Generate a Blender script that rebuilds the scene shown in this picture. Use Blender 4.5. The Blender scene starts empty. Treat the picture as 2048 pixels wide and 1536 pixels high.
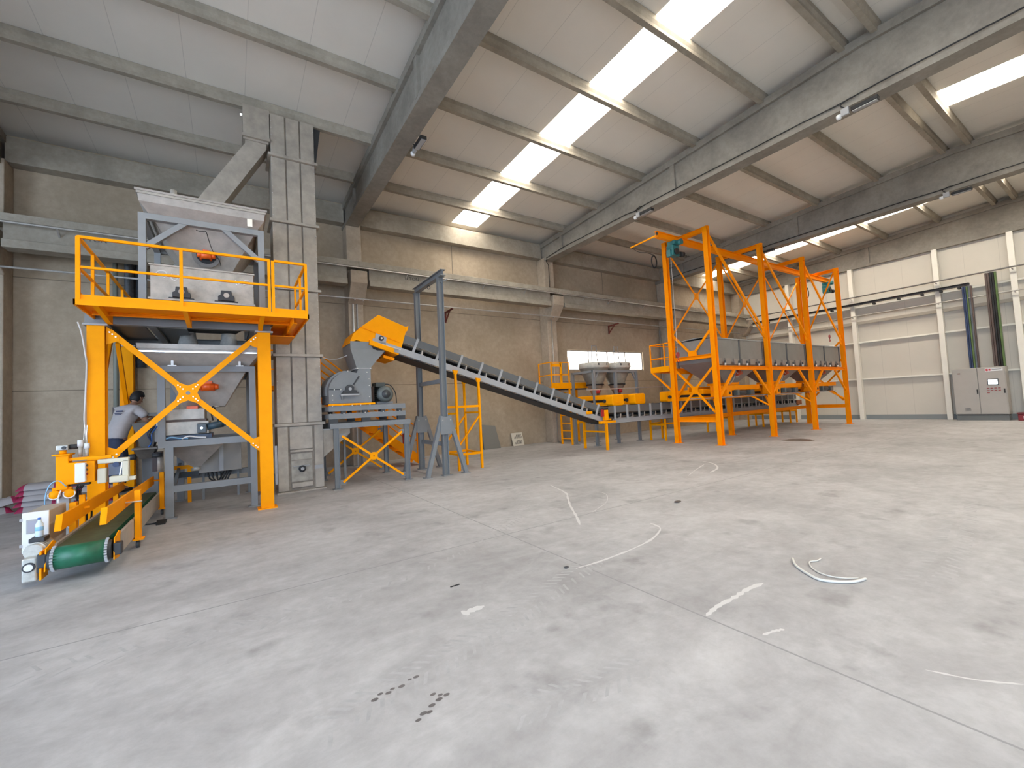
import bpy, bmesh, math, random
from mathutils import Vector, Matrix
random.seed(7)
D = bpy.data
SC = bpy.context.scene
COL = SC.collection
R = math.radians

# ------------------------------------------------------------------ camera, sky, light, exposure
cam_d = D.cameras.new('camera'); cam = D.objects.new('camera', cam_d); COL.objects.link(cam)
yaw, pitch, roll = 0.583706, 0.048764, -0.051661
Fv = Vector((math.sin(yaw)*math.cos(pitch), math.cos(yaw)*math.cos(pitch), math.sin(pitch)))
Rv = Vector((math.cos(yaw), -math.sin(yaw), 0)); Uv = Rv.cross(Fv)
R2 = math.cos(roll)*Rv + math.sin(roll)*Uv
U2 = -math.sin(roll)*Rv + math.cos(roll)*Uv
mw = Matrix.Identity(4)
for i in range(3):
    mw[i][0] = R2[i]; mw[i][1] = U2[i]; mw[i][2] = -Fv[i]
mw.translation = (0, 0, 1.6)
cam.matrix_world = mw
cam_d.sensor_width = 36; cam_d.lens = 852.69/2048*36
cam_d.clip_start = 0.05; cam_d.clip_end = 300
SC.camera = cam

SC.view_settings.view_transform = 'Standard'
SC.view_settings.look = 'None'
SC.view_settings.exposure = 0.32
SC.view_settings.gamma = 1
SC.view_settings.use_curve_mapping = False

SKY = 9.0          # overcast daylight
SKYLIGHT = 12.0    # translucent roof sheets glowing with it
w = D.worlds.new('overcast_sky'); SC.world = w; w.use_nodes = True
bg = w.node_tree.nodes['Background']
bg.inputs[0].default_value = (0.58, 0.75, 1.0, 1); bg.inputs[1].default_value = SKY

def portal(name, loc, rot, sx, sy):
    l = D.lights.new(name, 'AREA'); l.shape = 'RECTANGLE'; l.size = sx; l.size_y = sy
    l.cycles.is_portal = True
    o = D.objects.new(name, l); COL.objects.link(o); o.location = loc; o.rotation_euler = rot
    return o

sun_d = D.lights.new('yard_bounce_sun', 'SUN'); sun_d.energy = 11.0; sun_d.color = (.97, .98, 1.0); sun_d.angle = R(2)
sun = D.objects.new('yard_bounce_sun', sun_d); COL.objects.link(sun); sun.rotation_euler = (R(-38), 0, R(-12))   # unseen sun, added so light off the yard outside brightens the ceiling

# ------------------------------------------------------------------ building measures
YN, YS, XE, XW = 14.0, -8.4, 26.0, -12.4
YR, ZE, ZR = 2.9, 8.32, 8.875       # ridge position, roof panel underside at eave and ridge
def zroof(y): return ZE + (ZR-ZE)*((YN-y)/(YN-YR) if y > YR else (y-YS)/(YR-YS))
def zbeam(y): return zroof(y) - 0.17
DOOR = (-5.5, 1.0, 5.4)            # roller door in the wall behind the camera: x0, x1, height
WDOOR = (-6.5, 5.0, 6.6)           # big gable door in the west wall: y0, y1, height
portal('gable_daylight_portal', (XW-.25, (WDOOR[0]+WDOOR[1])/2, WDOOR[2]/2), (R(90), 0, R(-90)), WDOOR[1]-WDOOR[0], WDOOR[2])
portal('door_daylight_portal', ((DOOR[0]+DOOR[1])/2, YS-0.15, DOOR[2]/2), (R(90), 0, 0), DOOR[1]-DOOR[0], DOOR[2])

# ------------------------------------------------------------------ materials
MATS = {}
def nt(m): return m.node_tree.nodes, m.node_tree.links
def mat(name, col, rough=0.5, metal=0.0, var=0.0, scale=3.0, bump=0.0, dirt=None, spec=0.5, emit=None):
    if name in MATS: return MATS[name]
    m = D.materials.new(name); m.use_nodes = True; n, l = nt(m); b = n['Principled BSDF']
    b.inputs['Base Color'].default_value = (*col, 1); b.inputs['Roughness'].default_value = rough
    b.inputs['Metallic'].default_value = metal; b.inputs['Specular IOR Level'].default_value = spec
    if emit:
        b.inputs['Emission Color'].default_value = (*emit[0], 1); b.inputs['Emission Strength'].default_value = emit[1]
    if var or bump or dirt:
        tc = n.new('ShaderNodeTexCoord'); ns = n.new('ShaderNodeTexNoise')
        ns.inputs['Scale'].default_value = scale; ns.inputs['Detail'].default_value = 5; ns.inputs['Roughness'].default_value = .62
        l.new(tc.outputs['Object'], ns.inputs['Vector'])
        rp = n.new('ShaderNodeValToRGB'); rp.color_ramp.elements[0].position = .3; rp.color_ramp.elements[1].position = .7
        lo = tuple(c*(1-var) for c in col); hi = tuple(min(1, c*(1+var)) for c in col)
        rp.color_ramp.elements[0].color = (*(dirt or lo), 1); rp.color_ramp.elements[1].color = (*hi, 1)
        if dirt:
            e = rp.color_ramp.elements.new(.42); e.color = (*col, 1)
        l.new(ns.outputs['Fac'], rp.inputs['Fac']); l.new(rp.outputs['Color'], b.inputs['Base Color'])
        if bump:
            bp = n.new('ShaderNodeBump'); bp.inputs['Strength'].default_value = bump; bp.inputs['Distance'].default_value = .01
            l.new(ns.outputs['Fac'], bp.inputs['Height']); l.new(bp.outputs['Normal'], b.inputs['Normal'])
    MATS[name] = m
    return m

def grooves(m, lines, w=0.012, dark=0.35):
    """dark joints of a panelled surface: lines = list of (axis, period, offset) in object space"""
    n, l = nt(m); b = n['Principled BSDF']
    src = b.inputs['Base Color'].links[0].from_socket if b.inputs['Base Color'].links else None
    tc = n.new('ShaderNodeTexCoord'); sp = n.new('ShaderNodeSeparateXYZ'); l.new(tc.outputs['Object'], sp.inputs[0])
    acc = None
    for ax, per, off in lines:
        a = n.new('ShaderNodeMath'); a.operation = 'SUBTRACT'; l.new(sp.outputs[ax], a.inputs[0]); a.inputs[1].default_value = off
        if per:
            p = n.new('ShaderNodeMath'); p.operation = 'PINGPONG'; l.new(a.outputs[0], p.inputs[0]); p.inputs[1].default_value = per/2
        else:
            p = n.new('ShaderNodeMath'); p.operation = 'ABSOLUTE'; l.new(a.outputs[0], p.inputs[0])
        c = n.new('ShaderNodeMath'); c.operation = 'LESS_THAN'; l.new(p.outputs[0], c.inputs[0]); c.inputs[1].default_value = w/2
        if acc is None: acc = c
        else:
            x = n.new('ShaderNodeMath'); x.operation = 'MAXIMUM'; l.new(acc.outputs[0], x.inputs[0]); l.new(c.outputs[0], x.inputs[1]); acc = x
    mx = n.new('ShaderNodeMix'); mx.data_type = 'RGBA'; l.new(acc.outputs[0], mx.inputs[0])
    if src: l.new(src, mx.inputs[6])
    else: mx.inputs[6].default_value = b.inputs['Base Color'].default_value
    c0 = b.inputs['Base Color'].default_value
    mx.inputs[7].default_value = (c0[0]*dark, c0[1]*dark, c0[2]*dark, 1)
    l.new(mx.outputs[2], b.inputs['Base Color'])
    return m

def concrete(name, col, stain, sc1=.55, sc2=7, rough=.85, amt=.55, streak=None):
    """blotchy cast concrete: a broad stain noise over a fine one"""
    m = D.materials.new(name); m.use_nodes = True; n, l = nt(m); b = n['Principled BSDF']
    b.inputs['Roughness'].default_value = rough; b.inputs['Specular IOR Level'].default_value = .3
    b.inputs['Base Color'].default_value = (*col, 1)
    tc = n.new('ShaderNodeTexCoord'); mp = n.new('ShaderNodeMapping'); l.new(tc.outputs['Object'], mp.inputs[0])
    if streak: mp.inputs['Scale'].default_value = streak
    n1 = n.new('ShaderNodeTexNoise'); n1.inputs['Scale'].default_value = sc1; n1.inputs['Detail'].default_value = 7; n1.inputs['Roughness'].default_value = .6
    n1.inputs['Distortion'].default_value = .4
    n2 = n.new('ShaderNodeTexNoise'); n2.inputs['Scale'].default_value = sc2; n2.inputs['Detail'].default_value = 6; n2.inputs['Roughness'].default_value = .7
    l.new(mp.outputs[0], n1.inputs['Vector']); l.new(tc.outputs['Object'], n2.inputs['Vector'])
    r1 = n.new('ShaderNodeValToRGB'); r1.color_ramp.elements[0].position = .36; r1.color_ramp.elements[1].position = .64
    r1.color_ramp.elements[0].color = (*stain, 1); r1.color_ramp.elements[1].color = (*col, 1)
    l.new(n1.outputs['Fac'], r1.inputs['Fac'])
    r2 = n.new('ShaderNodeValToRGB'); r2.color_ramp.elements[0].position = .3; r2.color_ramp.elements[1].position = .72
    r2.color_ramp.elements[0].color = (.72, .70, .68, 1); r2.color_ramp.elements[1].color = (1.12, 1.12, 1.12, 1)
    l.new(n2.outputs['Fac'], r2.inputs['Fac'])
    mx = n.new('ShaderNodeMix'); mx.data_type = 'RGBA'; mx.blend_type = 'MULTIPLY'; mx.inputs[0].default_value = amt
    l.new(r1.outputs[0], mx.inputs[6]); l.new(r2.outputs[0], mx.inputs[7]); l.new(mx.outputs[2], b.inputs['Base Color'])
    bp = n.new('ShaderNodeBump'); bp.inputs['Strength'].default_value = .15; bp.inputs['Distance'].default_value = .01
    l.new(n2.outputs['Fac'], bp.inputs['Height']); l.new(bp.outputs['Normal'], b.inputs['Normal'])
    MATS[name] = m
    return m

YEL = mat('yellow_paint', (.98, .35, .0), .5, 0, .04, 4, spec=.10)
YEL_SHADE = mat('shaded_yellow_paint', (.98, .29, .0), .5, 0, .05, 4, spec=.10)  # the same yellow, with shade put into its colour
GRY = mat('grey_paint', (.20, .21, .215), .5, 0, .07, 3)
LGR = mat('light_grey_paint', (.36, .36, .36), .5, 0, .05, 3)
STN = mat('dull_stainless', (.42, .38, .335), .5, .12, .16, 5)
STL = mat('bright_sheet_steel', (.44, .405, .35), .45, .15, .22, 5)
GAL = mat('galvanised_steel', (.50, .48, .45), .4, .5, .12, 9)
TWR = mat('elevator_sheet', (.40, .355, .295), .55, .2, .2, 3.5)
TWD = mat('elevator_dark_sheet', (.25, .215, .175), .7, .1, .25, 5)  # darker casing behind the raised strips, so the gaps stand out
PGR = mat('portal_grey', (.30, .305, .30), .5, 0, .06, 3)
SKG = mat('skirt_grey', (.115, .12, .12), .5, 0, .08, 3)
BLK = mat('black_rubber', (.012, .012, .013), .6)
DRK = mat('dark_cast_iron', (.035, .038, .042), .5)
MOT = mat('grey_green_motor', (.10, .115, .11), .45, .1)
TEAL = mat('teal_paint', (.01, .14, .15), .4)
RED = mat('red_paint', (.42, .02, .02), .4)
ORG = mat('orange_vibrator', (.85, .12, .01), .35)
WHT = mat('white_paint', (.75, .75, .74), .4)
IVO = mat('ivory_paint', (.62, .58, .44), .4)
GRN = mat('green_belt', (.012, .12, .06), .45, 0, .25, 9)
GRN2 = mat('green_belt_worn', (.05, .075, .035), .6, 0, .3, 9)
ZNC = mat('zinc_bolt', (.75, .74, .70), .3, .6)
BLU = mat('blue_plastic', (.02, .12, .45), .3)
CYN = mat('pale_blue_plastic', (.25, .50, .75), .15)
CONC_W = grooves(concrete('concrete_wall', (.47, .385, .285), (.37, .30, .215), .45, 6), [(2, 0, 2.47), (2, 0, 5.06)], .022, .45)
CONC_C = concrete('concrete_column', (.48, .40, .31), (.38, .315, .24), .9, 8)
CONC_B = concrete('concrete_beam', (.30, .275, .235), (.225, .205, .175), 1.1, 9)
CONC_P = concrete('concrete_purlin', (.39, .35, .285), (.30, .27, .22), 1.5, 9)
PANEL = grooves(mat('white_roof_sheet', (.74, .70, .63), .5, 0, .03, .8), [(0, 1.0, .35)], .012, .80)
PANEL_E = grooves(mat('white_sandwich_panel', (.60, .56, .48), .45, 0, .03, .8), [(1, 1.0, .2)], .010, .80)
WCOL = mat('white_steel', (.80, .77, .68), .4, 0, .03)
SKYL = mat('translucent_skylight', (.8, .8, .78), .5, emit=((1.0, .92, .80), SKYLIGHT))
GLASS = mat('frosted_window_glow', (.8, .8, .8), .4, emit=((1.0, .93, .82), 7.0))

# ------------------------------------------------------------------ mesh builder
ORG_LOC = {}
class B:
    def __init__(s): s.bm = bmesh.new()
    def _faces(s, vs, fs):
        v = [s.bm.verts.new(p) for p in vs]
        for f in fs:
            try: s.bm.faces.new([v[i] for i in f])
            except ValueError: pass
        return s
    def box(s, x0, x1, y0, y1, z0, z1):
        return s.hexa([(x0,y0,z0),(x1,y0,z0),(x1,y1,z0),(x0,y1,z0),(x0,y0,z1),(x1,y0,z1),(x1,y1,z1),(x0,y1,z1)])
    def hexa(s, p):
        return s._faces(p, [(0,3,2,1),(4,5,6,7),(0,1,5,4),(1,2,6,5),(2,3,7,6),(3,0,4,7)])
    def _fr(s, a, b, up):
        a = Vector(a); b = Vector(b); d = (b-a).normalized(); up = Vector(up)
        if abs(d.dot(up)) > .999: up = Vector((0,1,0)) if abs(d.y) < .9 else Vector((1,0,0))
        side = d.cross(up).normalized(); up = side.cross(d).normalized()
        return a, b, d, side, up
    def bar(s, a, b, w, h=None, up=(0,0,1), off=0):
        """rectangular bar: w across, h along 'up'; off shifts it along up"""
        h = h or w
        a, b, d, sd, u = s._fr(a, b, up)
        r = []
        for p in (a, b):
            for i, j in ((-1,-1),(1,-1),(1,1),(-1,1)):
                r.append(p + sd*(i*w/2) + u*(j*h/2+off))
        return s.hexa([tuple(x) for x in r])
    def sect(s, a, b, poly, up=(0,0,1)):
        """sweep a closed 2-D section (side, up) from a to b"""
        a, b, d, sd, u = s._fr(a, b, up); n = len(poly)
        va = [s.bm.verts.new(a+sd*x+u*y) for x, y in poly]; vb = [s.bm.verts.new(b+sd*x+u*y) for x, y in poly]
        for i in range(n): s.bm.faces.new((va[i], va[(i+1)%n], vb[(i+1)%n], vb[i]))
        s.bm.faces.new(va[::-1]); s.bm.faces.new(vb)
        return s
    def ibeam(s, a, b, w, h, t=.012, tw=.01, up=(0,0,1)):
        w2, h2, k = w/2, h/2, tw/2
        return s.sect(a, b, [(-w2,-h2),(w2,-h2),(w2,-h2+t),(k,-h2+t),(k,h2-t),(w2,h2-t),(w2,h2),(-w2,h2),(-w2,h2-t),(-k,h2-t),(-k,-h2+t),(-w2,-h2+t)], up)
    def chan(s, a, b, w, h, t=.01, up=(0,0,1), flip=1):
        """U-section, open towards +side*flip"""
        f = flip; w2, h2 = w/2*f, h/2
        return s.sect(a, b, [(-w2,-h2),(w2,-h2),(w2,-h2+t),(-w2+t*f,-h2+t),(-w2+t*f,h2-t),(w2,h2-t),(w2,h2),(-w2,h2)], up)
    def cyl(s, a, b, r, r2=None, n=16, cap=True):
        a, b, d, sd, u = s._fr(a, b, (0,0,1)); r2 = r if r2 is None else r2
        va = []; vb = []
        for i in range(n):
            t = 2*math.pi*i/n; c = sd*math.cos(t)+u*math.sin(t)
            va.append(s.bm.verts.new(a+c*r)); vb.append(s.bm.verts.new(b+c*r2))
        for i in range(n):
            f = s.bm.faces.new((va[i], va[(i+1)%n], vb[(i+1)%n], vb[i])); f.smooth = n > 8
        if cap: s.bm.faces.new(va[::-1]); s.bm.faces.new(vb)
        return s
    def tube(s, pts, r, n=8):
        pts = [Vector(p) for p in pts]; rings = []
        up = Vector((0,0,1))
        for i, p in enumerate(pts):
            d = (pts[min(i+1, len(pts)-1)]-pts[max(i-1, 0)]).normalized()
            u = up if abs(d.dot(up)) < .95 else Vector((0,1,0))
            sd = d.cross(u).normalized(); u2 = sd.cross(d).normalized()
            rings.append([s.bm.verts.new(p+(sd*math.cos(2*math.pi*k/n)+u2*math.sin(2*math.pi*k/n))*r) for k in range(n)])
        for q, t in zip(rings, rings[1:]):
            for k in range(n):
                f = s.bm.faces.new((q[k], q[(k+1)%n], t[(k+1)%n], t[k])); f.smooth = True
        s.bm.faces.new(rings[0][::-1]); s.bm.faces.new(rings[-1])
        return s
    def prism(s, poly, ax, lo, hi):
        """2-D polygon extruded along axis ax ('x': (y,z), 'y': (x,z), 'z': (x,y))"""
        def P(a, b, t): return {'x': (t,a,b), 'y': (a,t,b), 'z': (a,b,t)}[ax]
        n = len(poly)
        va = [s.bm.verts.new(P(a,b,lo)) for a, b in poly]; vb = [s.bm.verts.new(P(a,b,hi)) for a, b in poly]
        for i in range(n): s.bm.faces.new((va[i], va[(i+1)%n], vb[(i+1)%n], vb[i]))
        s.bm.faces.new(va[::-1]); s.bm.faces.new(vb)
        return s
    def frus(s, r0, z0, r1, z1, cap=(1,1)):
        """rectangular funnel between two level rectangles r=(x0,x1,y0,y1)"""
        p = [(r0[0],r0[2],z0),(r0[1],r0[2],z0),(r0[1],r0[3],z0),(r0[0],r0[3],z0),(r1[0],r1[2],z1),(r1[1],r1[2],z1),(r1[1],r1[3],z1),(r1[0],r1[3],z1)]
        fs = [(0,1,5,4),(1,2,6,5),(2,3,7,6),(3,0,4,7)]
        if cap[0]: fs.append((0,3,2,1))
        if cap[1]: fs.append((4,5,6,7))
        return s._faces(p, fs)
    def lathe(s, c, prof, axis='z', n=24, a0=0):
        """prof: list of (radius, height) revolved about an axis through c"""
        c = Vector(c); rings = []
        for r, h in prof:
            ring = []
            for k in range(n):
                t = 2*math.pi*k/n+a0; x, y = r*math.cos(t), r*math.sin(t)
                v = {'z': (x,y,h), 'x': (h,x,y), 'y': (x,h,y)}[axis]
                ring.append(s.bm.verts.new(c+Vector(v)))
            rings.append(ring)
        for q, t in zip(rings, rings[1:]):
            for k in range(n):
                f = s.bm.faces.new((q[k], q[(k+1)%n], t[(k+1)%n], t[k])); f.smooth = True
        s.bm.faces.new(rings[0][::-1]); s.bm.faces.new(rings[-1])
        return s
    def ball(s, c, r, sc=(1,1,1), n=16, m=10):
        g = bmesh.ops.create_uvsphere(s.bm, u_segments=n, v_segments=m, radius=r)
        for v in g['verts']:
            v.co = Vector((v.co.x*sc[0]+c[0], v.co.y*sc[1]+c[1], v.co.z*sc[2]+c[2]))
            for f in v.link_faces: f.smooth = True
        return s
    def o(s, name, m, parent=None, bevel=0, seg=2, solid=0, loc=None):
        bmesh.ops.recalc_face_normals(s.bm, faces=s.bm.faces)
        me = D.meshes.new(name); ob = D.objects.new(name, me)
        if parent is not None:
            off = ORG_LOC[parent.name]; ob.parent = parent
            ORG_LOC[ob.name] = off
        elif loc is not None: off = Vector(loc); ob.location = off; ORG_LOC[ob.name] = off
        else: off = Vector((0,0,0)); ORG_LOC[ob.name] = off
        for v in s.bm.verts: v.co -= off
        s.bm.to_mesh(me); s.bm.free()
        for x in (m if isinstance(m, (list, tuple)) else [m]): me.materials.append(x)
        COL.objects.link(ob)
        if solid:
            q = ob.modifiers.new('Solidify', 'SOLIDIFY'); q.thickness = solid; q.offset = -1
        if bevel:
            q = ob.modifiers.new('Bevel', 'BEVEL'); q.width = bevel; q.segments = seg; q.limit_method = 'ANGLE'; q.angle_limit = R(40)
        return ob

def thing(name, label, cat, loc, group=None):
    o = D.objects.new(name, None); o.empty_display_size = .2; COL.objects.link(o); o.location = loc
    o['label'] = label; o['category'] = cat
    if group: o['group'] = group
    ORG_LOC[o.name] = Vector(loc)
    return o
def tag(o, label, cat, group=None):
    o['label'] = label; o['category'] = cat
    if group: o['group'] = group
    return o
def struct(o, group=None):
    o['kind'] = 'structure'
    return o
def dup(root, delta, label=None, group=None, rotz=None):
    r = root.copy(); COL.objects.link(r); r.location = Vector(root.location)+Vector(delta)
    if rotz is not None: r.rotation_euler = (0, 0, rotz)
    if label: r['label'] = label
    if group: r['group'] = group
    for ch in list(root.children):
        c = ch.copy(); COL.objects.link(c); c.parent = r
        for g in ch.children:
            d = g.copy(); COL.objects.link(d); d.parent = c
    return r
def text(name, body, size, loc, rot, m, parent=None, ext=.001):
    c = D.curves.new(name, 'FONT'); c.body = body; c.size = size; c.extrude = ext; c.align_x = 'CENTER'; c.align_y = 'CENTER'
    c.materials.append(m); o = D.objects.new(name, c); COL.objects.link(o); o.rotation_euler = rot
    if parent is not None: o.parent = parent; o.location = Vector(loc)-ORG_LOC[parent.name]
    else: o.location = loc
    return o
def smooth(pts, k=6):
    P = [Vector(p) for p in pts]; P = [2*P[0]-P[1]]+P+[2*P[-1]-P[-2]]; out = []
    for i in range(1, len(P)-2):
        for j in range(k):
            t = j/k; a, b_, c, d = P[i-1:i+3]
            out.append(.5*((2*b_)+(c-a)*t+(2*a-5*b_+4*c-d)*t*t+(3*b_-a-3*c+d)*t**3))
    out.append(P[-2]); return out

# ------------------------------------------------------------------ building shell
def floor_material():
    m = concrete('floor_concrete', (.50, .50, .505), (.38, .38, .385), .45, 6.5, .62, .55)
    n, l = nt(m); b = n['Principled BSDF']
    tc = n.new('ShaderNodeTexCoord'); src = b.inputs['Base Color'].links[0].from_socket
    # trowel and tyre smears: long stretched noise, and small dark spots
    mp = n.new('ShaderNodeMapping'); mp.inputs['Rotation'].default_value = (0, 0, R(35)); mp.inputs['Scale'].default_value = (.75, 1.5, 1)
    l.new(tc.outputs['Object'], mp.inputs[0])
    ns = n.new('ShaderNodeTexNoise'); ns.inputs['Scale'].default_value = 1.5; ns.inputs['Detail'].default_value = 9; ns.inputs['Roughness'].default_value = .68
    ns.inputs['Distortion'].default_value = .8; l.new(mp.outputs[0], ns.inputs['Vector'])
    r1 = n.new('ShaderNodeValToRGB'); r1.color_ramp.elements[0].position = .34; r1.color_ramp.elements[1].position = .60
    r1.color_ramp.elements[0].color = (.70, .69, .69, 1); r1.color_ramp.elements[1].color = (1.06, 1.06, 1.06, 1)
    l.new(ns.outputs['Fac'], r1.inputs['Fac'])
    mx = n.new('ShaderNodeMix'); mx.data_type = 'RGBA'; mx.blend_type = 'MULTIPLY'; mx.inputs[0].default_value = .55
    l.new(src, mx.inputs[6]); l.new(r1.outputs[0], mx.inputs[7])
    n3 = n.new('ShaderNodeTexNoise'); n3.inputs['Scale'].default_value = 2.2; n3.inputs['Detail'].default_value = 6; l.new(tc.outputs['Object'], n3.inputs['Vector'])
    r3 = n.new('ShaderNodeValToRGB'); r3.color_ramp.elements[0].position = .60; r3.color_ramp.elements[1].position = .70
    r3.color_ramp.elements[0].color = (1, 1, 1, 1); r3.color_ramp.elements[1].color = (.74, .73, .73, 1); l.new(n3.outputs['Fac'], r3.inputs['Fac'])
    m2 = n.new('ShaderNodeMix'); m2.data_type = 'RGBA'; m2.blend_type = 'MULTIPLY'; m2.inputs[0].default_value = .8
    l.new(mx.outputs[2], m2.inputs[6]); l.new(r3.outputs[0], m2.inputs[7])
    l.new(m2.outputs[2], b.inputs['Base Color'])
    rr = n.new('ShaderNodeMapRange'); rr.inputs['To Min'].default_value = .48; rr.inputs['To Max'].default_value = .75
    l.new(ns.outputs['Fac'], rr.inputs['Value']); l.new(rr.outputs[0], b.inputs['Roughness'])
    return grooves(m, [(0, 7.75, 2.83), (1, 7.6, 4.58)], .016, .55)
FLOOR = floor_material()
fl = struct(B().box(XW, XE, YS, YN, -.3, 0).o('floor', FLOOR))
apron = struct(B().box(-45, 30, YS-30, YS, -.32, -.02).box(-45, XW, YS, 30, -.32, -.02).o('outside_ground', mat('outside_ground', (.60, .59, .57), .9, 0, .1, .5)))

# walls
WX0, WX1, WZ0, WZ1 = 12.2, 17.12, 2.97, 3.87
w_ = B()
w_.box(XW, WX0, YN, YN+.2, 0, 8.4).box(WX1, XE+.2, YN, YN+.2, 0, 8.4).box(WX0, WX1, YN, YN+.2, 0, WZ0).box(WX0, WX1, YN, YN+.2, WZ1, 8.4)
struct(w_.o('wall_north', CONC_W))
for x in (-.8, 6.88, 14.6, 22.3): struct(B().box(x-.012, x+.012, YN-.004, YN+.01, 6.1, 7.58).o('wall_trim', mat('panel_seam', (.16, .14, .11), .8)))
wf = B()
for x in (WX0, WX0+1.27, WX0+2.46, WX0+3.67, WX1-.05): wf.box(x, x+.05, YN+.06, YN+.12, WZ0, WZ1)
wf.box(WX0, WX1, YN+.06, YN+.12, WZ0, WZ0+.05).box(WX0, WX1, YN+.06, YN+.12, WZ1-.05, WZ1)
win = struct(wf.o('window_1', LGR)); gp = B().box(WX0, WX1, YN+.13, YN+.15, WZ0, WZ1).o('pane', GLASS, win)
gw = B()
gab = [(YS, 0), (YN, 0), (YN, 8.4), (YR, 9.1), (YS, 8.5)]
struct(B().prism(gab, 'x', XE, XE+.15).o('wall_east', PANEL_E))
struct(B().prism([(YS, 0), (WDOOR[0], 0), (WDOOR[0], WDOOR[2]), (WDOOR[1], WDOOR[2]), (WDOOR[1], 0), (YN, 0), (YN, 8.4), (YR, 9.1), (YS, 8.5)], 'x', XW-.2, XW).o('wall_west', CONC_W))
struct(B().box(XW-.02, XW+.1, WDOOR[0]-.12, WDOOR[0], 0, WDOOR[2]).box(XW-.02, XW+.1, WDOOR[1], WDOOR[1]+.12, 0, WDOOR[2]).box(XW-.02, XW+.45, WDOOR[0]-.12, WDOOR[1]+.12, WDOOR[2], WDOOR[2]+.5).o('door_2', LGR))
struct(B().box(XW, DOOR[0], YS-.2, YS, 0, 8.5).box(DOOR[1], XE, YS-.2, YS, 0, 8.5).box(DOOR[0], DOOR[1], YS-.2, YS, DOOR[2], 8.5).o('wall_south', CONC_W))
dr = struct(B().box(DOOR[0]-.12, DOOR[0], YS-.02, YS+.1, 0, DOOR[2]).box(DOOR[1], DOOR[1]+.12, YS-.02, YS+.1, 0, DOOR[2]).box(DOOR[0]-.12, DOOR[1]+.12, YS-.02, YS+.45, DOOR[2], DOOR[2]+.5).o('door_1', LGR))
struct(B().box(XE-.03, XE, YS, YN, 0, .22).o('baseboard_east', mat('grey_blue_base', (.23, .25, .25), .6)))

# roof sheets with the skylight strips left open: list of (x0, x1, y0, y1)
SKYL_R = [(6.80, 7.85, YR+.05, YN-.28), (14.85, 15.9, YS+.6, YR-.12), (22.25, 23.30, YR+.05, YN-.28), (22.25, 23.30, YS+.6, YR-.12), (6.80, 7.85, YS+.6, YR-.12), (-1.0, .05, YS+.6, YR-.12)]  # last two strips are out of view, added to give light
def roof_slope(name, ya, yb):
    b = B(); cuts = sorted([s for s in SKYL_R+[(.27, .36, 10.94, 11.02), (1.80, 1.90, 10.94, 11.05)] if min(ya, yb)-.1 <= s[2] and s[3] <= max(ya, yb)+.1], key=lambda s: s[0])
    def sheet(x0, x1, y0, y1):
        if y1-y0 < .01 or x1-x0 < .01: return
        b.hexa([(x0,y0,zroof(y0)),(x1,y0,zroof(y0)),(x1,y1,zroof(y1)),(x0,y1,zroof(y1)),(x0,y0,zroof(y0)+.1),(x1,y0,zroof(y0)+.1),(x1,y1,zroof(y1)+.1),(x0,y1,zroof(y1)+.1)])
    x = XW; y0, y1 = min(ya, yb), max(ya, yb)
    for s in cuts:
        sheet(x, s[0], y0, y1); sheet(s[0], s[1], y0, s[2]); sheet(s[0], s[1], s[3], y1); x = s[1]
    sheet(x, XE+.15, y0, y1)
    return struct(b.o(name, PANEL))
roof_slope('ceiling', YR, YN+.2); roof_slope('ceiling', YS-.2, YR)
for i, (x0, x1, y0, y1) in enumerate(SKYL_R):
    z0, z1 = zroof(y0)+.03, zroof(y1)+.03
    struct(B().hexa([(x0,y0,z0),(x1,y0,z0),(x1,y1,z1),(x0,y1,z1),(x0,y0,z0+.02),(x1,y0,z0+.02),(x1,y1,z1+.02),(x0,y1,z1+.02)]).o('window_%d' % (i+2), SKYL))

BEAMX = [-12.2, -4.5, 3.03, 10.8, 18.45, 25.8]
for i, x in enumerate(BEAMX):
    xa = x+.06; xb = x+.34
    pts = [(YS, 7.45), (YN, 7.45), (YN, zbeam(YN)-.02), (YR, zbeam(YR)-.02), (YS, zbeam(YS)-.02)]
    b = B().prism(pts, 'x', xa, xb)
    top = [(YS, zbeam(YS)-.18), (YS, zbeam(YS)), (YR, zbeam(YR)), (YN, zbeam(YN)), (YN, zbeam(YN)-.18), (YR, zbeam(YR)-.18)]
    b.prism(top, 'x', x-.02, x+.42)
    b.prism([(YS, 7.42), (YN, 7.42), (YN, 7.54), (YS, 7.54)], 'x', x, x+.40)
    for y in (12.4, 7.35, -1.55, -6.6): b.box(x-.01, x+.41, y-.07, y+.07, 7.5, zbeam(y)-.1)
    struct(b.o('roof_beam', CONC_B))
# purlins, one per bay and line
PY = [12.25, 10.4, 8.45, 6.6, 4.8, 3.17, 2.63, .95, -.9, -2.75, -4.6, -6.5]
bays = list(zip(BEAMX, BEAMX[1:]))
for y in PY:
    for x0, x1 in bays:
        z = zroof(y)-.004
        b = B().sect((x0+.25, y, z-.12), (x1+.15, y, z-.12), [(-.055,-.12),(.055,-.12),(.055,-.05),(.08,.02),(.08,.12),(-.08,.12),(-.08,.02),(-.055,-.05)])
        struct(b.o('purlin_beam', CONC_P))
for x0, x1 in bays:
    struct(B().box(x0+.4, x1, 13.68, 13.99, 7.56, 8.14).o('eave_beam', CONC_P))

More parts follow.
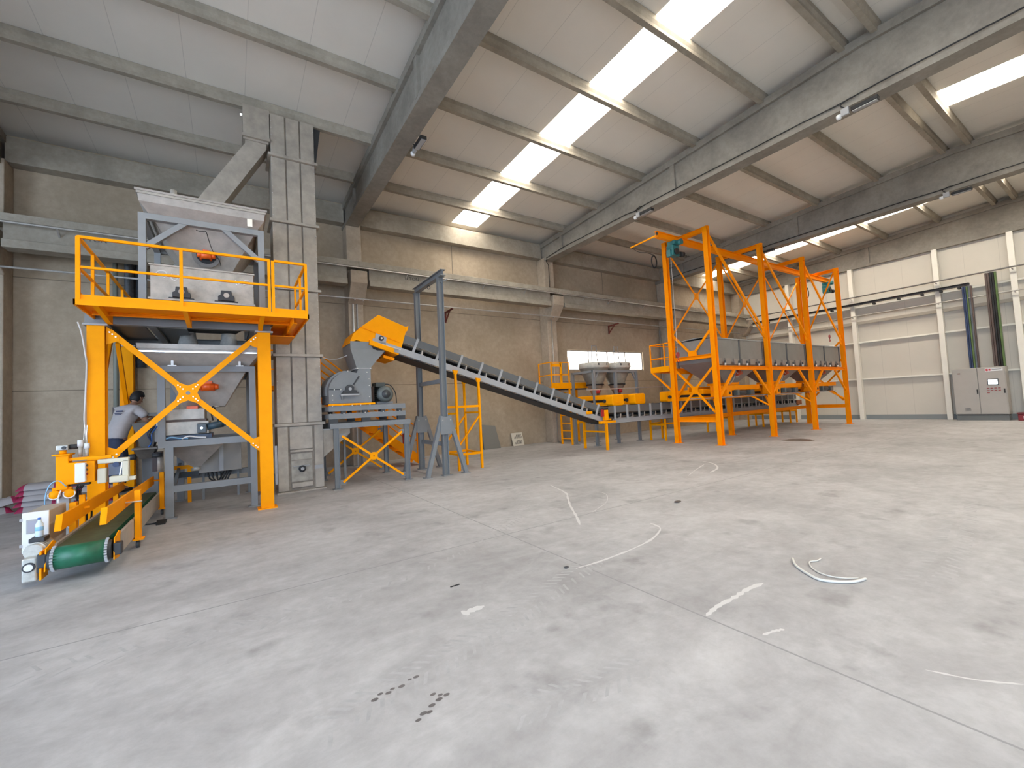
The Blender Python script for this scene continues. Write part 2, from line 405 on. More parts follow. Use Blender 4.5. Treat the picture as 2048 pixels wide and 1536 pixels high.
# wall columns with crane corbels, crane beams
CX = [(-4.5, -4.05), (3.05, 3.5), (10.79, 11.27), (18.5, 18.98), (25.5, 25.98), (-12.3, -11.9)]
for x0, x1 in CX:
    b = B().box(x0, x1, 13.5, 13.99, 0, 7.55)
    b.prism([(13.5, 4.95), (13.5, 5.88), (12.98, 5.88), (12.98, 5.5), (13.28, 5.1)], 'x', x0-.02, x1+.02)
    struct(b.o('wall_column', CONC_C, bevel=.02))
cb = sorted(CX)
ss = []
for (a0, a1), (b0, b1) in zip(cb, cb[1:]):
    b = B().box(a1+.1, b0-.1, 13.1, 13.3, 5.55, 6.0).box(a1+.1, b0-.1, 13.02, 13.38, 5.44, 5.62)
    b.box(a0+.22, b0+.21, 12.95, 13.42, 5.98, 6.15)
    ss.append(struct(b.o('crane_beam', CONC_P, bevel=.012)))
INK = mat('dark_lettering', (.06, .06, .06), .7)
for k, x in ((1, -2.55), (2, 4.98)):
    t = text('capacity_text', '5 TON', .15, (x, 13.09, 5.84), (R(90), 0, 0), INK); t['kind'] = 'structure'; t.parent = ss[k]

# white steel columns and rails of the panelled end wall
for y in (10.95, 8.08, 5.03, 2.86, -.1, -3.2, -6.2):
    struct(B().box(25.72, 25.99, y-.075, y+.075, 0, 7.41).box(25.70, 25.72, y-.085, y+.085, 0, 7.41).o('end_wall_column', WCOL))
for z in (1.97, 3.77, 5.50):
    struct(B().box(25.86, 25.99, YS, 13.4, z-.035, z+.035).o('wall_trim', WCOL))
struct(B().box(25.90, 25.99, YS, 13.4, 4.66, 4.80).o('wall_trim', mat('girt_shade_band', (.36, .32, .26), .5)))  # shadow band of the wall, painted as a darker rail

# ------------------------------------------------------------------ fittings on the building
def bracketed(name, mt, pts, r, label, cat, stays, n=10):
    t = thing(name, label, cat, pts[0])
    B().tube(pts, r, n).o('pipe', mt, t)
    for a, b_ in stays: B().bar(a, b_, .03, .03).o('bracket', mt, t)
    return t
bracketed('wall_pipe', GAL, [(-11.5, 13.28, 5.08), (25.3, 13.28, 5.08)], .022, 'thin galvanised pipe running along the concrete wall under the crane beam', 'pipe',
          [((x, 13.28, 5.05), (x, 13.5, 5.05)) for x in (-4.3, 3.2, 3.45, 11.0, 18.7)])
bracketed('end_wall_pipe', GAL, [(25.55, 13.2, 5.04), (25.55, -8, 5.04)], .026, 'bright galvanised pipe crossing the white panelled wall below the cable tray', 'pipe',
          [((25.55, y, 5.0), (25.7, y, 5.0)) for y in (10.95, 8.08, 5.03, 2.86)])
bracketed('end_wall_pipe', mat('dull_grey_pipe', (.16, .15, .14), .5), [(25.5, 13.2, 5.97), (25.5, -8, 5.97)], .03, 'dull grey pipe crossing the white panelled wall above the cable tray', 'pipe',
          [((25.5, y, 5.9), (25.7, y, 5.9)) for y in (10.95, 8.08, 5.03, 2.86)])
t = thing('conductor_rail', 'slim steel power rail fixed along the front of the concrete crane beam', 'rail', (0, 12.9, 5.93))
B().box(-11.9, 25.4, 12.89, 12.93, 5.92, 5.95).o('rail', GAL, t)
for x in (-3.1, .8, 4.75, 5.9, 7.6, 9.4, 12.4, 13.9, 16.2, 19.6, 21.4): B().bar((x, 12.91, 5.93), (x, 13.1, 5.80), .03).o('bracket', GAL, t)
t = thing('cable_tray', 'dark horizontal cable tray along the white panelled wall', 'cable tray', (25.55, 8, 5.6))
B().chan((25.58, 12.9, 5.62), (25.58, 4.05, 5.62), .2, .1, .012, (0,0,1)).o('tray', mat('tray_steel', (.10, .09, .085), .5, .3), t)
for y in (12, 10.2, 8.9, 7.2, 6.3, 5.5, 4.9, 4.35): B().box(25.5, 25.72, y-.04, y+.04, 5.48, 5.56).o('bracket', BLK, t)
def cable_run(y0, y1, z1, cols, label):
    t = thing('vertical_cable_run', label, 'cable tray', (25.5, (y0+y1)/2, 2.13))
    B().box(25.62, 25.66, y0, y1, 2.13, z1).o('tray', LGR, t)
    n = len(cols); wd = (y1-y0)/n
    for i, m in enumerate(cols):
        if m is None: continue
        y = y0+wd*(i+.5)
        B().box(25.50, 25.615, y-wd*.47, y+wd*.47, 2.125, z1-.03).o('cable_bundle', m, t, bevel=.02)
NAVY = mat('blue_cable', (.03, .05, .12), .5); BRN = mat('brown_cable', (.10, .07, .06), .5); CGR = mat('green_yellow_cable', (.10, .16, .05), .5)
cable_run(3.98, 4.27, 5.56, [BRN, None, CGR, NAVY, NAVY], 'narrower tray of blue and brown cables rising from the cabinet top')
cable_run(3.28, 3.6, 5.95, [CGR, BLK, BLK, BRN, BRN], 'taller tray of black and green cables rising from the cabinet top')

t = thing('control_cabinet', 'grey two door electrical control cabinet with a lit touch screen', 'cabinet', (25.4, 4.0, 0))
CAB = mat('cabinet_grey', (.40, .375, .335), .45, 0, .03)
B().box(25.2, 25.75, 3.27, 4.75, .24, 2.125).o('body', CAB, t, bevel=.01)
B().box(25.22, 25.73, 3.29, 4.73, 0, .20).o('plinth', mat('plinth_grey', (.16, .17, .165), .6), t); B().box(25.25, 25.7, 3.31, 4.71, .19, .25).o('plinth_gap', BLK, t)
d1 = B().box(25.165, 25.2, 4.03, 4.73, .27, 2.10).o('door', CAB, t, bevel=.006)
d2 = B().box(25.165, 25.2, 3.29, 4.015, .27, 2.10).o('door', CAB, t, bevel=.006)
for d, y in ((d1, 4.06), (d2, 3.33)): B().box(25.135, 25.166, y-.015, y+.02, 1.07, 1.25).o('handle', BLK, d, bevel=.006)
B().box(25.155, 25.166, 3.47, 3.77, 1.40, 1.65).o('screen_bezel', DRK, d2)
SCR = mat('lit_screen', (.8, .85, .85), .3, emit=((.9, 1, 1), 1.6))
B().box(25.150, 25.156, 3.495, 3.745, 1.43, 1.62).o('screen', SCR, d2)
for r_ in range(3):
    for c_ in range(4 if r_ < 2 else 1): B().box(25.155, 25.166, 3.73-.10*c_, 3.80-.10*c_, 1.265-.09*r_, 1.295-.09*r_).o('push_button', mat('red_button', (.30, .05, .04), .4), d2)
B().box(25.157, 25.166, 3.33, 3.80, 1.95, 2.07).o('name_plate', WHT, d2)
LG = mat('logo_red', (.55, .04, .05), .4)
B().box(25.153, 25.158, 3.72, 3.78, 1.97, 2.05).o('logo', LG, d2); B().cyl((25.158, 3.675, 2.01), (25.152, 3.675, 2.01), .036, n=18).o('logo', LG, d2)
B().box(25.153, 25.158, 3.36, 3.62, 2.01, 2.03).o('logo_line', mat('logo_grey', (.2, .2, .2), .5), d2)
B().box(25.157, 25.166, 4.5, 4.58, 1.9, 1.945).o('warning_plate', mat('plate_brown', (.20, .12, .09), .5), d1)
g = B()
for k in range(6): g.box(25.157, 25.166, 4.29, 4.46, .38+.026*k, .392+.026*k)
g.o('vent', mat('vent_grey', (.22, .21, .19), .5), d1)
t = thing('red_crate', 'small dark red box on the floor beside the cabinet', 'box', (25.3, 2.85, 0))
B().box(25.15, 25.5, 2.6, 3.07, 0, .24).o('body', mat('dark_red', (.22, .01, .015), .5), t, bevel=.015); B().box(25.13, 25.52, 2.58, 3.09, .24, .30).o('lid', mat('dark_red2', (.14, .01, .012), .5), t, bevel=.01)
B().box(25.143, 25.151, 2.75, 2.93, .07, .17).o('sticker', WHT, t)

def floodlight(x, y, z, label, face=-1):
    t = thing('floodlight', label, 'light', (x, y, z), 'floodlights on the roof beams')
    d = face
    B().box(x-.07, x+.07, y-.46, y-.02, z-.05, z+.03).o('housing', BLK, t, bevel=.012)
    B().box(x-.05, x+.05, y-.44, y-.04, z-.062, z-.05).o('lens', mat('lamp_glass', (.35, .35, .35), .15), t)
    B().box(x-.03, x+.03, y+.02, y+.16, z-.05, z+.1).o('junction_box', LGR, t, bevel=.01)
    B().lathe((x, y+.20, z-.02), [(.001,-.06),(.04,-.05),(.055,0),(.05,.03),(.001,.035)], 'z', 14).o('sensor', WHT, t)
    for q in (.1, .38): B().bar((x, y-q, z), (x-d*.09, y-q, z+.08), .03).o('bracket', GAL, t)
    B().tube(smooth([(x+.01, y+.09, z+.1), (x, y+.16, z+.2), (x, y+.02, z+.25), (x+.01, y-.06, z+.24)]), .012, 6).o('cable_loop', BLK, t)
floodlight(3.52, 8.7, 7.40, 'black floodlight on the concrete beam above the bucket elevator', 1)
floodlight(10.72, 8.5, 7.30, 'black floodlight on the roof beam between the gantry and the storage bins, near the column')
floodlight(10.72, 3.1, 7.28, 'largest floodlight, low on the beam, seen against the roof with its cable loop')
floodlight(18.37, 8.6, 7.32, 'black floodlight on the beam above the orange bin frame')
floodlight(18.37, 3.1, 7.30, 'black floodlight on the third roof beam over the white panelled wall')
def power_cable(x, label, label2):
    pts = [(x-.035, 13.3, 7.47), (x-.035, 12.2, 7.56)]
    for i in range(12): pts.append((x-.035, 11.4-i*.22, 7.56-(.012 if i % 2 else 0)))
    pts += [(x-.035, 8.75, 7.52)]
    for i in range(10): pts.append((x-.035, 8.3-i*.48, 7.56))
    pts += [(x-.035, 3.35, 7.54), (x-.035, 2.6, 7.57), (x-.035, -2, 7.56)]
    t = thing('power_cable', label, 'cable', (x-.035, 8, 7.5))
    B().tube(pts, .014, 6).o('cable_run', BLK, t)
    tag(B().tube([(x+.2, 13.47, 6.2), (x+.19, 13.46, 6.8), (x+.17, 13.44, 7.25), (x+.04, 13.4, 7.36), (x-.035, 13.3, 7.40)], .014, 6).o('cable_drop', BLK), label2, 'cable')
power_cable(10.8, 'black power cable clipped along the second roof beam, feeding its two floodlights', 'black cable dropping down the column beside the bright window bay')
power_cable(18.45, 'black power cable clipped along the third roof beam above the bin frame', 'black cable dropping down the column behind the first orange post')
for x, lb in ((6.5, 'rusty red wall bracket beside the tall grey gantry'), (14.8, 'rusty red wall bracket above the bright window')):
    t = thing('wall_bracket', lb, 'bracket', (x, 13.98, 5.0), 'rusty brackets on the concrete wall')
    M_ = mat('rust_red', (.16, .035, .025), .7)
    B().box(x-.025, x+.025, 13.93, 13.985, 4.68, 5.06).o('upright', M_, t); B().bar((x, 13.95, 5.03), (x, 13.35, 5.06), .05).o('arm', M_, t); B().bar((x, 13.93, 4.72), (x, 13.6, 5.02), .035).o('brace', M_, t)
for x, y, z0, z1, r, m, lb in ((3.18, 13.46, 0, 4.95, .022, WHT, 'white conduit down the first concrete column'), (3.30, 13.47, 0, 4.95, .022, LGR, 'grey conduit down the first concrete column'),
        (10.98, 13.46, 0, 5.0, .02, GAL, 'thin galvanised conduit down the column beside the ladder platform'), (18.42, 13.9, 0, 5.0, .03, LGR, 'pale grey conduit beside the column near the window'),
        (-2.32, 13.85, 0, 6.0, .05, mat('pale_green_grey', (.22,.23,.19), .5), 'pale upright pipe on the dark wall behind the bagging tower')):
    tag(B().cyl((x, y, z0), (x, y, z1), r, n=12).o('conduit', m), lb, 'conduit')
tag(B().tube([(-2.05, 13.8, 0), (-2.05, 13.8, 5.85), (-2.0, 13.8, 6.0), (-1.9, 13.8, 6.02), (-1.85, 13.86, 5.8), (-1.85, 13.88, 3)], .1, 14).o('corrugated_duct', mat('dark_duct', (.05, .055, .06), .5, .2, .3, 20)), 'thick dark duct rising on the wall behind the bagging tower', 'duct')
tag(B().hexa([(7.75,13.80,0),(8.47,13.80,0),(8.47,13.83,0),(7.75,13.83,0),(7.75,13.955,.92),(8.35,13.955,.84),(8.35,13.985,.84),(7.75,13.985,.92)]).o('leaning_panel', mat('panel_grey', (.20, .195, .175), .5)), 'flat grey metal sheet leaning against the concrete wall', 'panel')
gx0, gx1, tl = 9.04, 9.56, .14
def gp_(x, h, o_=0): return (x, 13.965-o_-tl*(1-h/.5), h)
t = thing('slotted_grate', 'ivory plate with slanted slots leaning on the concrete wall', 'grate', (9.3, 13.85, 0))
B().hexa([gp_(gx0, .005, .018), gp_(gx1, .005, .018), gp_(gx1, .005), gp_(gx0, .005), gp_(gx0, .5, .018), gp_(gx1, .5, .018), gp_(gx1, .5), gp_(gx0, .5)]).o('plate', mat('ivory_plate', (.60, .56, .47), .5), t)
g = B()
for k in range(7):
    for j in range(2):
        x0 = gx0+.085+k*.05+j*.02; h0 = .07+j*.21
        if k in (0, 6): q = .5
        else: q = 1
        p_ = [(x0, h0), (x0+.022, h0), (x0+.022+.075*q, h0+.15*q), (x0+.075*q, h0+.15*q)]
        if p_[2][0] > gx1-.03: continue
        g.hexa([gp_(*p_[0], .021), gp_(*p_[1], .021), gp_(*p_[1], .017), gp_(*p_[0], .017), gp_(*p_[3], .021), gp_(*p_[2], .021), gp_(*p_[2], .017), gp_(*p_[3], .017)])
g.o('slot', BLK, t)['kind'] = 'stuff'

# things on the open floor
HOSE = mat('white_hose', (.66, .65, .60), .5)
def arc(cx, cy, rx, ry, a0, a1, rot, n=22, z=.012):
    o_ = []
    for i in range(n+1):
        a = R(a0+(a1-a0)*i/n); x, y = rx*math.cos(a), ry*math.sin(a)
        o_.append((cx+x*math.cos(rot)-y*math.sin(rot), cy+x*math.sin(rot)+y*math.cos(rot), z))
    return o_
tag(B().tube(smooth([(4.41,2.02,.012),(4.25,1.92,.012),(4.12,1.76,.012),(4.08,1.66,.012),(4.15,1.55,.012),(4.25,1.48,.012),(4.37,1.45,.012)]), .011, 8).o('hose_offcut', HOSE), 'thicker curved white hose offcut lying on the open floor', 'hose')
tag(B().tube(smooth([(4.60,1.86,.01),(4.52,1.86,.01),(4.44,1.89,.01),(4.32,1.83,.01),(4.24,1.74,.01),(4.22,1.65,.01),(4.26,1.56,.01),(4.34,1.49,.01)]), .006, 8).o('hose_offcut', HOSE), 'thinner white hose offcut curled inside the thicker one on the floor', 'hose')
tag(B().box(1.61, 1.70, 3.60, 3.612, 0, .006).o('metal_strip', BLK), 'short dark strip of metal lying on the open floor', 'scrap')
tag(B().ball((2.68, 3.27, .008), .022, (1.2, .8, .4), 10, 6).o('dirt_clod', DRK), 'small dark clod at the end of a white chalk streak', 'debris')
tag(B().ball((5.62, 4.13, .01), .05, (1.4, .8, .25), 10, 6).o('dirt_clod', mat('brown_clod', (.08, .06, .05), .8)), 'brown flattened clod on the middle of the open floor', 'debris')
# chalky streaks, drips and the oil patch are marks on the slab itself
CHK = mat('chalk_streak', (.60, .60, .59), .8); OIL = mat('oil_stain', (.10, .08, .065), .45, 0, .4, 6); DRIP = mat('drip_stain', (.13, .12, .12), .5)
def patchy(m, cover, scale):
    n, l = nt(m); b = n['Principled BSDF']; tc = n.new('ShaderNodeTexCoord'); ns = n.new('ShaderNodeTexNoise')
    ns.inputs['Scale'].default_value = scale; ns.inputs['Detail'].default_value = 6; l.new(tc.outputs['Object'], ns.inputs['Vector'])
    mr = n.new('ShaderNodeMapRange'); mr.inputs['From Min'].default_value = .38; mr.inputs['From Max'].default_value = .62; mr.inputs['To Max'].default_value = cover
    l.new(ns.outputs['Fac'], mr.inputs['Value']); l.new(mr.outputs[0], b.inputs['Alpha']); return m

def mark(name, pts, wd, m, k=5, z=.0012):
    P = smooth([(x, y, 0) for x, y in pts], k); b = B(); L = []; rnd = random.Random(len(P)+int(pts[0][0]*100))
    for i, p in enumerate(P):
        d = (P[min(i+1, len(P)-1)]-P[max(i-1, 0)]).normalized(); s = Vector((-d.y, d.x, 0)); q = wd*rnd.uniform(.35, 1.1)/2
        if i in (0, len(P)-1): q = wd*.08
        L.append((b.bm.verts.new((p.x+s.x*q, p.y+s.y*q, z)), b.bm.verts.new((p.x-s.x*q, p.y-s.y*q, z))))
    for (a, c), (d_, e) in zip(L, L[1:]): b.bm.faces.new((a, c, e, d_))
    o = b.o(name, m, fl); o['kind'] = 'structure'
for pts, wd in (([(2.85,1.92),(3.05,1.95),(3.28,1.95),(3.5,1.96),(3.7,1.94)], .05), ([(2.74,3.2),(3.0,3.18),(3.34,3.19),(3.65,3.22),(3.92,3.27),(4.2,3.38),(4.38,3.5),(4.45,3.7)], .035),
        ([(3.75,4.25),(4.0,4.6),(4.37,5.16),(4.7,5.6),(4.92,5.92),(5.17,6.67)], .04), ([(3.22,.83),(3.31,.65),(3.44,.5)], .02), ([(1.47,3.09),(1.56,3.1),(1.67,3.1)], .09),
        ([(2.9,1.55),(3.0,1.53),(3.08,1.5)], .03), ([(4.3,4.6),(4.9,4.9),(5.3,5.3),(5.35,5.6)], .012), ([(8.2,5.2),(8.8,5.4),(9.3,5.8),(9.5,6.2)], .05), ([(7.6,5.3),(8.3,5.6),(9.1,5.9)], .03)):
    mark('floor_streak', pts, wd, CHK)
for x, y, r_ in ((.64,2.52,.018),(.68,2.55,.014),(.72,2.53,.016),(.75,2.55,.013),(.80,2.54,.017),(.86,2.57,.012),(.90,2.57,.016),(.78,2.22,.014),(.82,2.25,.018),(.85,2.24,.015),(.88,2.28,.017),(.93,2.30,.018),(.95,2.33,.014),(.98,2.31,.016),(.92,2.36,.015)):
    b = B(); v = [b.bm.verts.new((x+r_*1.2*math.cos(a*.7), y+r_*.8*math.sin(a*.7), .001)) for a in range(9)]; b.bm.faces.new(v); o = b.o('floor_stain', DRIP, fl); o['kind'] = 'structure'
b = B(); v = []
for i in range(28):
    a = 2*math.pi*i/28; q = 1+.12*math.sin(3*a+1)+.07*math.sin(7*a); v.append(b.bm.verts.new((15.2+.40*q*math.cos(a), 6.5+.42*q*math.sin(a), .001)))
b.bm.faces.new(v); o = b.o('floor_stain', OIL, fl); o['kind'] = 'structure'
TYR = mat('tyre_mark', (.385, .385, .39), .7, 0, .15, 8)

def tread(pts, wd, step=.075, lug=.030, seed=1):
    P = smooth([(x, y, 0) for x, y in pts], 12); b = B(); rnd = random.Random(seed); acc = 0; last = P[0]
    for p in P[1:]:
        seg = (p-last); L = seg.length
        if L < 1e-6: continue
        d = seg/L; s = Vector((-d.y, d.x, 0)); q = -acc
        while q+step <= L:
            q += step; c = last+d*q
            for sg in (-1, 1):
                if rnd.random() < .18: continue
                k = wd/2*rnd.uniform(.8, 1.0)
                a0 = c+s*sg*.03; a1 = c+s*sg*k-d*.07*1
                v = [b.bm.verts.new((x.x, x.y, .0008)) for x in (a0, a0+d*lug, a1+d*lug*.8, a1)]
                b.bm.faces.new(v)
        acc = L-q; last = p
    o = b.o('floor_tyre_mark', TYR, fl); o['kind'] = 'structure'
tread([(.3,2.42),(.68,2.54),(1.16,2.65),(1.71,2.78),(2.49,3.06),(3.67,3.5)], .30, seed=2)
tread([(1.15,1.96),(1.47,1.91),(1.72,1.86),(2.07,1.83)], .24, seed=3)
tread([(4.53,1.18),(5.33,1.2),(6.52,1.33),(8.24,1.58)], .34, .10, .045, seed=4)
tread([(-1.2,4.2),(0.4,4.0),(2.0,4.4),(3.6,5.4),(4.6,7.0)], .26, .09, .03, seed=5)

# ------------------------------------------------------------------ bagging tower: yellow support frame with platform
def bolts(b, pts, ax, r=.012, h=.012):
    for p in pts:
        q = list(p); q[ax] -= h; b.cyl(p, tuple(q), r, n=6)
    return b
def gusset_cross(t, c, hw, hh, a, bb, y, m, wd=.09, plate=.17, name='cross_brace'):
    """X bracing in an XZ plane between corners a=(x0,z0), bb=(x1,z1) with the octagonal centre plate"""
    cx, cz = c
    for (x, z) in ((a[0], a[1]), (bb[0], bb[1]), (a[0], bb[1]), (bb[0], a[1])):
        d = Vector((x-cx, 0, z-cz)); L = d.length; d /= L
        p0 = Vector((cx, y, cz))+d*plate*.7
        B().bar(p0, (x, y, z), wd, .02, up=(0, 1, 0)).o(name, m, t)
    k = plate; q = .42*plate
    b = B()
    pts = []
    for i in range(4):
        a0 = R(45+90*i); a1 = R(90+90*i)
        e = Vector((math.cos(a0), math.sin(a0))); s_ = Vector((-e.y, e.x))
        pts += [e*k*1.15-s_*wd*.5, e*k*1.15+s_*wd*.5]
        f = Vector((math.cos(a1), math.sin(a1))); pts += [f*k*.72]
    b.prism([(cx+p.x, cz+p.y) for p in pts], 'y', y-.022, y-.008)
    b.o('centre_plate', m, t)
    b = B(); b.cyl((cx, y-.026, cz), (cx, y-.020, cz), .03, n=14)
    b.o('plate_hole', GRY, t)
    b = B()
    for i in range(4):
        a0 = R(45+90*i); e = Vector((math.cos(a0), math.sin(a0)))
        for r_ in (.55, .85, 1.08): p = e*k*r_; b.cyl((cx+p.x, y-.034, cz+p.y), (cx+p.x, y-.02, cz+p.y), .010, n=6)
    b.o('bolt', ZNC, t)['kind'] = 'stuff'

tw = thing('bagging_tower_frame', 'tall yellow steel tower with a railed platform above the bagging station', 'steel tower', (-.6, 9.9, 0))
for x in (-1.69, .51):
    for y in (8.85, 11.1):
        B().ibeam((x, y, .015), (x, y, 3.12), .20, .20, .013, .01, (0, 1, 0)).o('column', YEL, tw)
        b = B().box(x-.15, x+.15, y-.14, y+.14, 0, .02); b.o('base_plate', YEL, tw)
        B().box(x-.14, x+.14, y-.14, y+.14, 3.12, 3.145).o('cap_plate', LGR, tw)
gusset_cross(tw, (-.59, 2.07), 0, 0, (-1.55, 1.10), (.40, 3.05), 8.80, YEL, .085, .17)
for x, z, s_ in ((-1.56, 3.0, 1), (.40, 3.0, -1), (-1.56, 1.12, 1), (.40, 1.12, -1)):
    up = 1 if z < 2 else -1
    B().prism([(x-s_*.02, z-up*.12), (x+s_*.13, z+up*.02), (x+s_*.13, z+up*.10), (x-s_*.02, z+up*.16)], 'y', 8.785, 8.797).o('gusset_plate', YEL, tw)
    bolts(B(), [(x+s_*.05, 8.786, z+up*.0), (x+s_*.09, 8.786, z+up*.04), (x+s_*.02, 8.786, z-up*.03)], 1).o('bolt', ZNC, tw)['kind'] = 'stuff'
for x in (-1.69, .51):
    B().bar((x, 8.95, 2.0), (x, 9.72, 3.08), .08, .06, up=(1,0,0)).o('knee_brace', YEL_SHADE, tw)
    B().bar((x, 11.0, 2.0), (x, 10.25, 3.08), .08, .06, up=(1,0,0)).o('knee_brace', YEL_SHADE, tw)
for y in (8.80, 11.1): B().ibeam((-1.82, y, 3.235), (.62, y, 3.235), .12, .17, .012, .01).o('floor_beam', GRY, tw)
for x in (-1.69, -1.05, .35, .51): B().ibeam((x, 8.9, 3.235), (x, 11.9, 3.235), .10, .165, .012, .01).o('floor_beam', GRY, tw)
B().box(-1.0, -.62, 9.2, 11, 3.20, 3.21).o('floor_beam', GRY, tw)
# platform deck, edge angle, brackets
PZ = 3.29
B().box(-1.70, 1.10, 7.8, 8.7, PZ-.02, PZ).o('deck_plate', YEL_SHADE, tw); B().box(.66, 1.10, 8.7, 9.95, PZ-.02, PZ).o('deck_plate', YEL_SHADE, tw)
B().box(-1.70, .66, 8.7, 9.0, PZ-.02, PZ).box(-1.70, -1.22, 9.0, 12.0, PZ-.02, PZ).box(-1.22, .58, 11.2, 12.0, PZ-.02, PZ).o('rear_deck_plate', SKG, tw)
B().box(-1.72, 1.12, 7.78, 7.80, PZ-.07, PZ+.005).box(-1.72, -1.70, 7.78, 12.0, PZ-.07, PZ+.005).box(1.10, 1.12, 7.78, 9.95, PZ-.07, PZ+.005).o('edge_angle', YEL, tw)
B().chan((-1.66, 8.42, PZ-.048), (1.0, 8.42, PZ-.048), .06, .055, .008).o('edge_channel', YEL_SHADE, tw)
B().chan((.92, 7.9, PZ-.085), (.92, 9.9, PZ-.085), .06, .12, .008).o('edge_channel', YEL_SHADE, tw)
B().box(.6, 1.02, 8.9, 9.9, PZ-.20, PZ-.19).o('side_plate', YEL_SHADE, tw)
for x in (-1.52, -.55, .45): B().prism([(7.84, PZ-.02), (8.72, PZ-.02), (8.72, PZ-.15), (8.60, PZ-.15), (7.84, PZ-.06)], 'x', x-.03, x+.03).o('bracket', YEL, tw)
B().box(-1.66, -.60, 7.82, 7.832, PZ+.0, PZ+.08).o('toe_board', YEL, tw); B().box(-.565, .52, 7.82, 7.832, PZ+.0, PZ+.08).o('toe_board', YEL, tw); B().box(.60, 1.07, 7.82, 7.832, PZ+.0, PZ+.08).o('toe_board', YEL, tw)
B().box(-1.69, -1.68, 7.85, 11.9, PZ+.01, PZ+.13).o('toe_board', YEL, tw)
RT, RM = 4.15, 3.74
def rail(t, pts, posts, z0, zt, zm, m, s_=.036, pn='rail_post'):
    for z in (zt, zm):
        for a, b_ in zip(pts, pts[1:]): B().bar((a[0], a[1], z), (b_[0], b_[1], z), s_ if z == zt else s_*.85, up=(0,0,1)).o('handrail' if z == zt else 'mid_rail', m, t)
    for p in posts: B().bar((p[0], p[1], z0), (p[0], p[1], zt), p[2] if len(p) > 2 else s_, up=(0,1,0)).o(pn, m, t)
rail(tw, [(-1.68, 11.9), (-1.68, 7.82), (.56, 7.82)], [(-1.68, 7.82, .045), (-.585, 7.82, .04), (.545, 7.82, .04), (-1.68, 8.55), (-1.68, 9.5), (-1.68, 10.6), (-1.68, 11.7)], PZ, RT, RM, YEL)
rail(tw, [(.62, 7.82), (1.09, 7.82), (1.09, 9.3)], [(.60, 7.82, .045), (1.09, 7.82, .04), (1.09, 8.55), (1.09, 9.25)], PZ, RT, RM, YEL)
tag(B().tube(smooth([(-1.88, 8.74, 3.16), (-1.84, 8.74, 3.0), (-1.80, 8.73, 2.7), (-1.785, 8.73, 2.5), (-1.80, 8.73, 2.0), (-1.81, 8.73, 1.7), (-1.79, 8.73, 1.45), (-1.78, 8.72, 1.2)]), .012, 8).o('air_hose', mat('pale_hose', (.60, .55, .50), .4)), 'pale thin hose hanging down beside the yellow tower column', 'hose')

# ---- upper hopper in its grey frame, on the platform
def portal_frame(t, x0, x1, y0, y1, z0, zt, s_, m, knees=0, skip=()):
    for x in (x0, x1):
        for y in (y0, y1):
            if (x, y) in skip: continue
            B().bar((x, y, z0), (x, y, zt-s_), s_, up=(0,1,0)).o('leg', m, t)
    for y in (y0, y1): B().bar((x0-s_/2, y, zt-s_/2), (x1+s_/2, y, zt-s_/2), s_).o('top_rail', m, t)
    for x in (x0, x1): B().bar((x, y0+s_/2, zt-s_/2), (x, y1-s_/2, zt-s_/2), s_).o('top_rail', m, t)
    if knees:
        for y in (y0, y1):
            B().bar((x0+.03, y, zt-knees), (x0+knees*1.0, y, zt-s_*.7), s_*.85, s_*.8, up=(0,1,0)).o('knee_brace', m, t)
            B().bar((x1-.03, y, zt-knees), (x1-knees*1.0, y, zt-s_*.7), s_*.85, s_*.8, up=(0,1,0)).o('knee_brace', m, t)
uh = thing('upper_hopper_stand', 'grey portal frame with knee braces standing on the yellow platform', 'steel frame', (-.34, 10.1, PZ))
portal_frame(uh, -1.20, .52, 9.2, 11.0, PZ, 5.14, .10, PGR, .58)
t = thing('upper_hopper', 'rectangular steel hopper in the knee-braced frame on the platform', 'hopper', (-.34, 10.1, 4.25))
rim = (-1.22, .57, 9.02, 11.2)
b = B().frus((-1.22, .57, 9.02, 11.2), 5.28, (-1.24, .59, 9.0, 11.22), 5.44, (0, 1))
b.frus((-1.04, .40, 9.27, 10.95), 5.05, (-1.22, .57, 9.02, 11.2), 5.28, (0, 0)); b.frus((-.56, -.06, 9.85, 10.35), 4.22, (-1.04, .40, 9.27, 10.95), 5.05, (1, 0))
b.o('body', STN, t)
B().box(-1.27, .62, 8.97, 11.24, 5.44, 5.475).o('lid', STN, t)
B().box(-1.25, .60, 8.985, 9.0, 5.40, 5.44).o('lid_edge', STL, t)
B().cyl((-.78, 9.2, 5.47), (-.78, 9.2, 5.63), .05, n=16).o('vent_pipe', STL, t)
B().box(.30, .38, 8.98, 9.02, 5.12, 5.26).o('latch', ZNC, t)
def front_point(z, z0=4.22, z1=5.05, y0=9.85, y1=9.27): return y0+(y1-y0)*(z-z0)/(z1-z0)
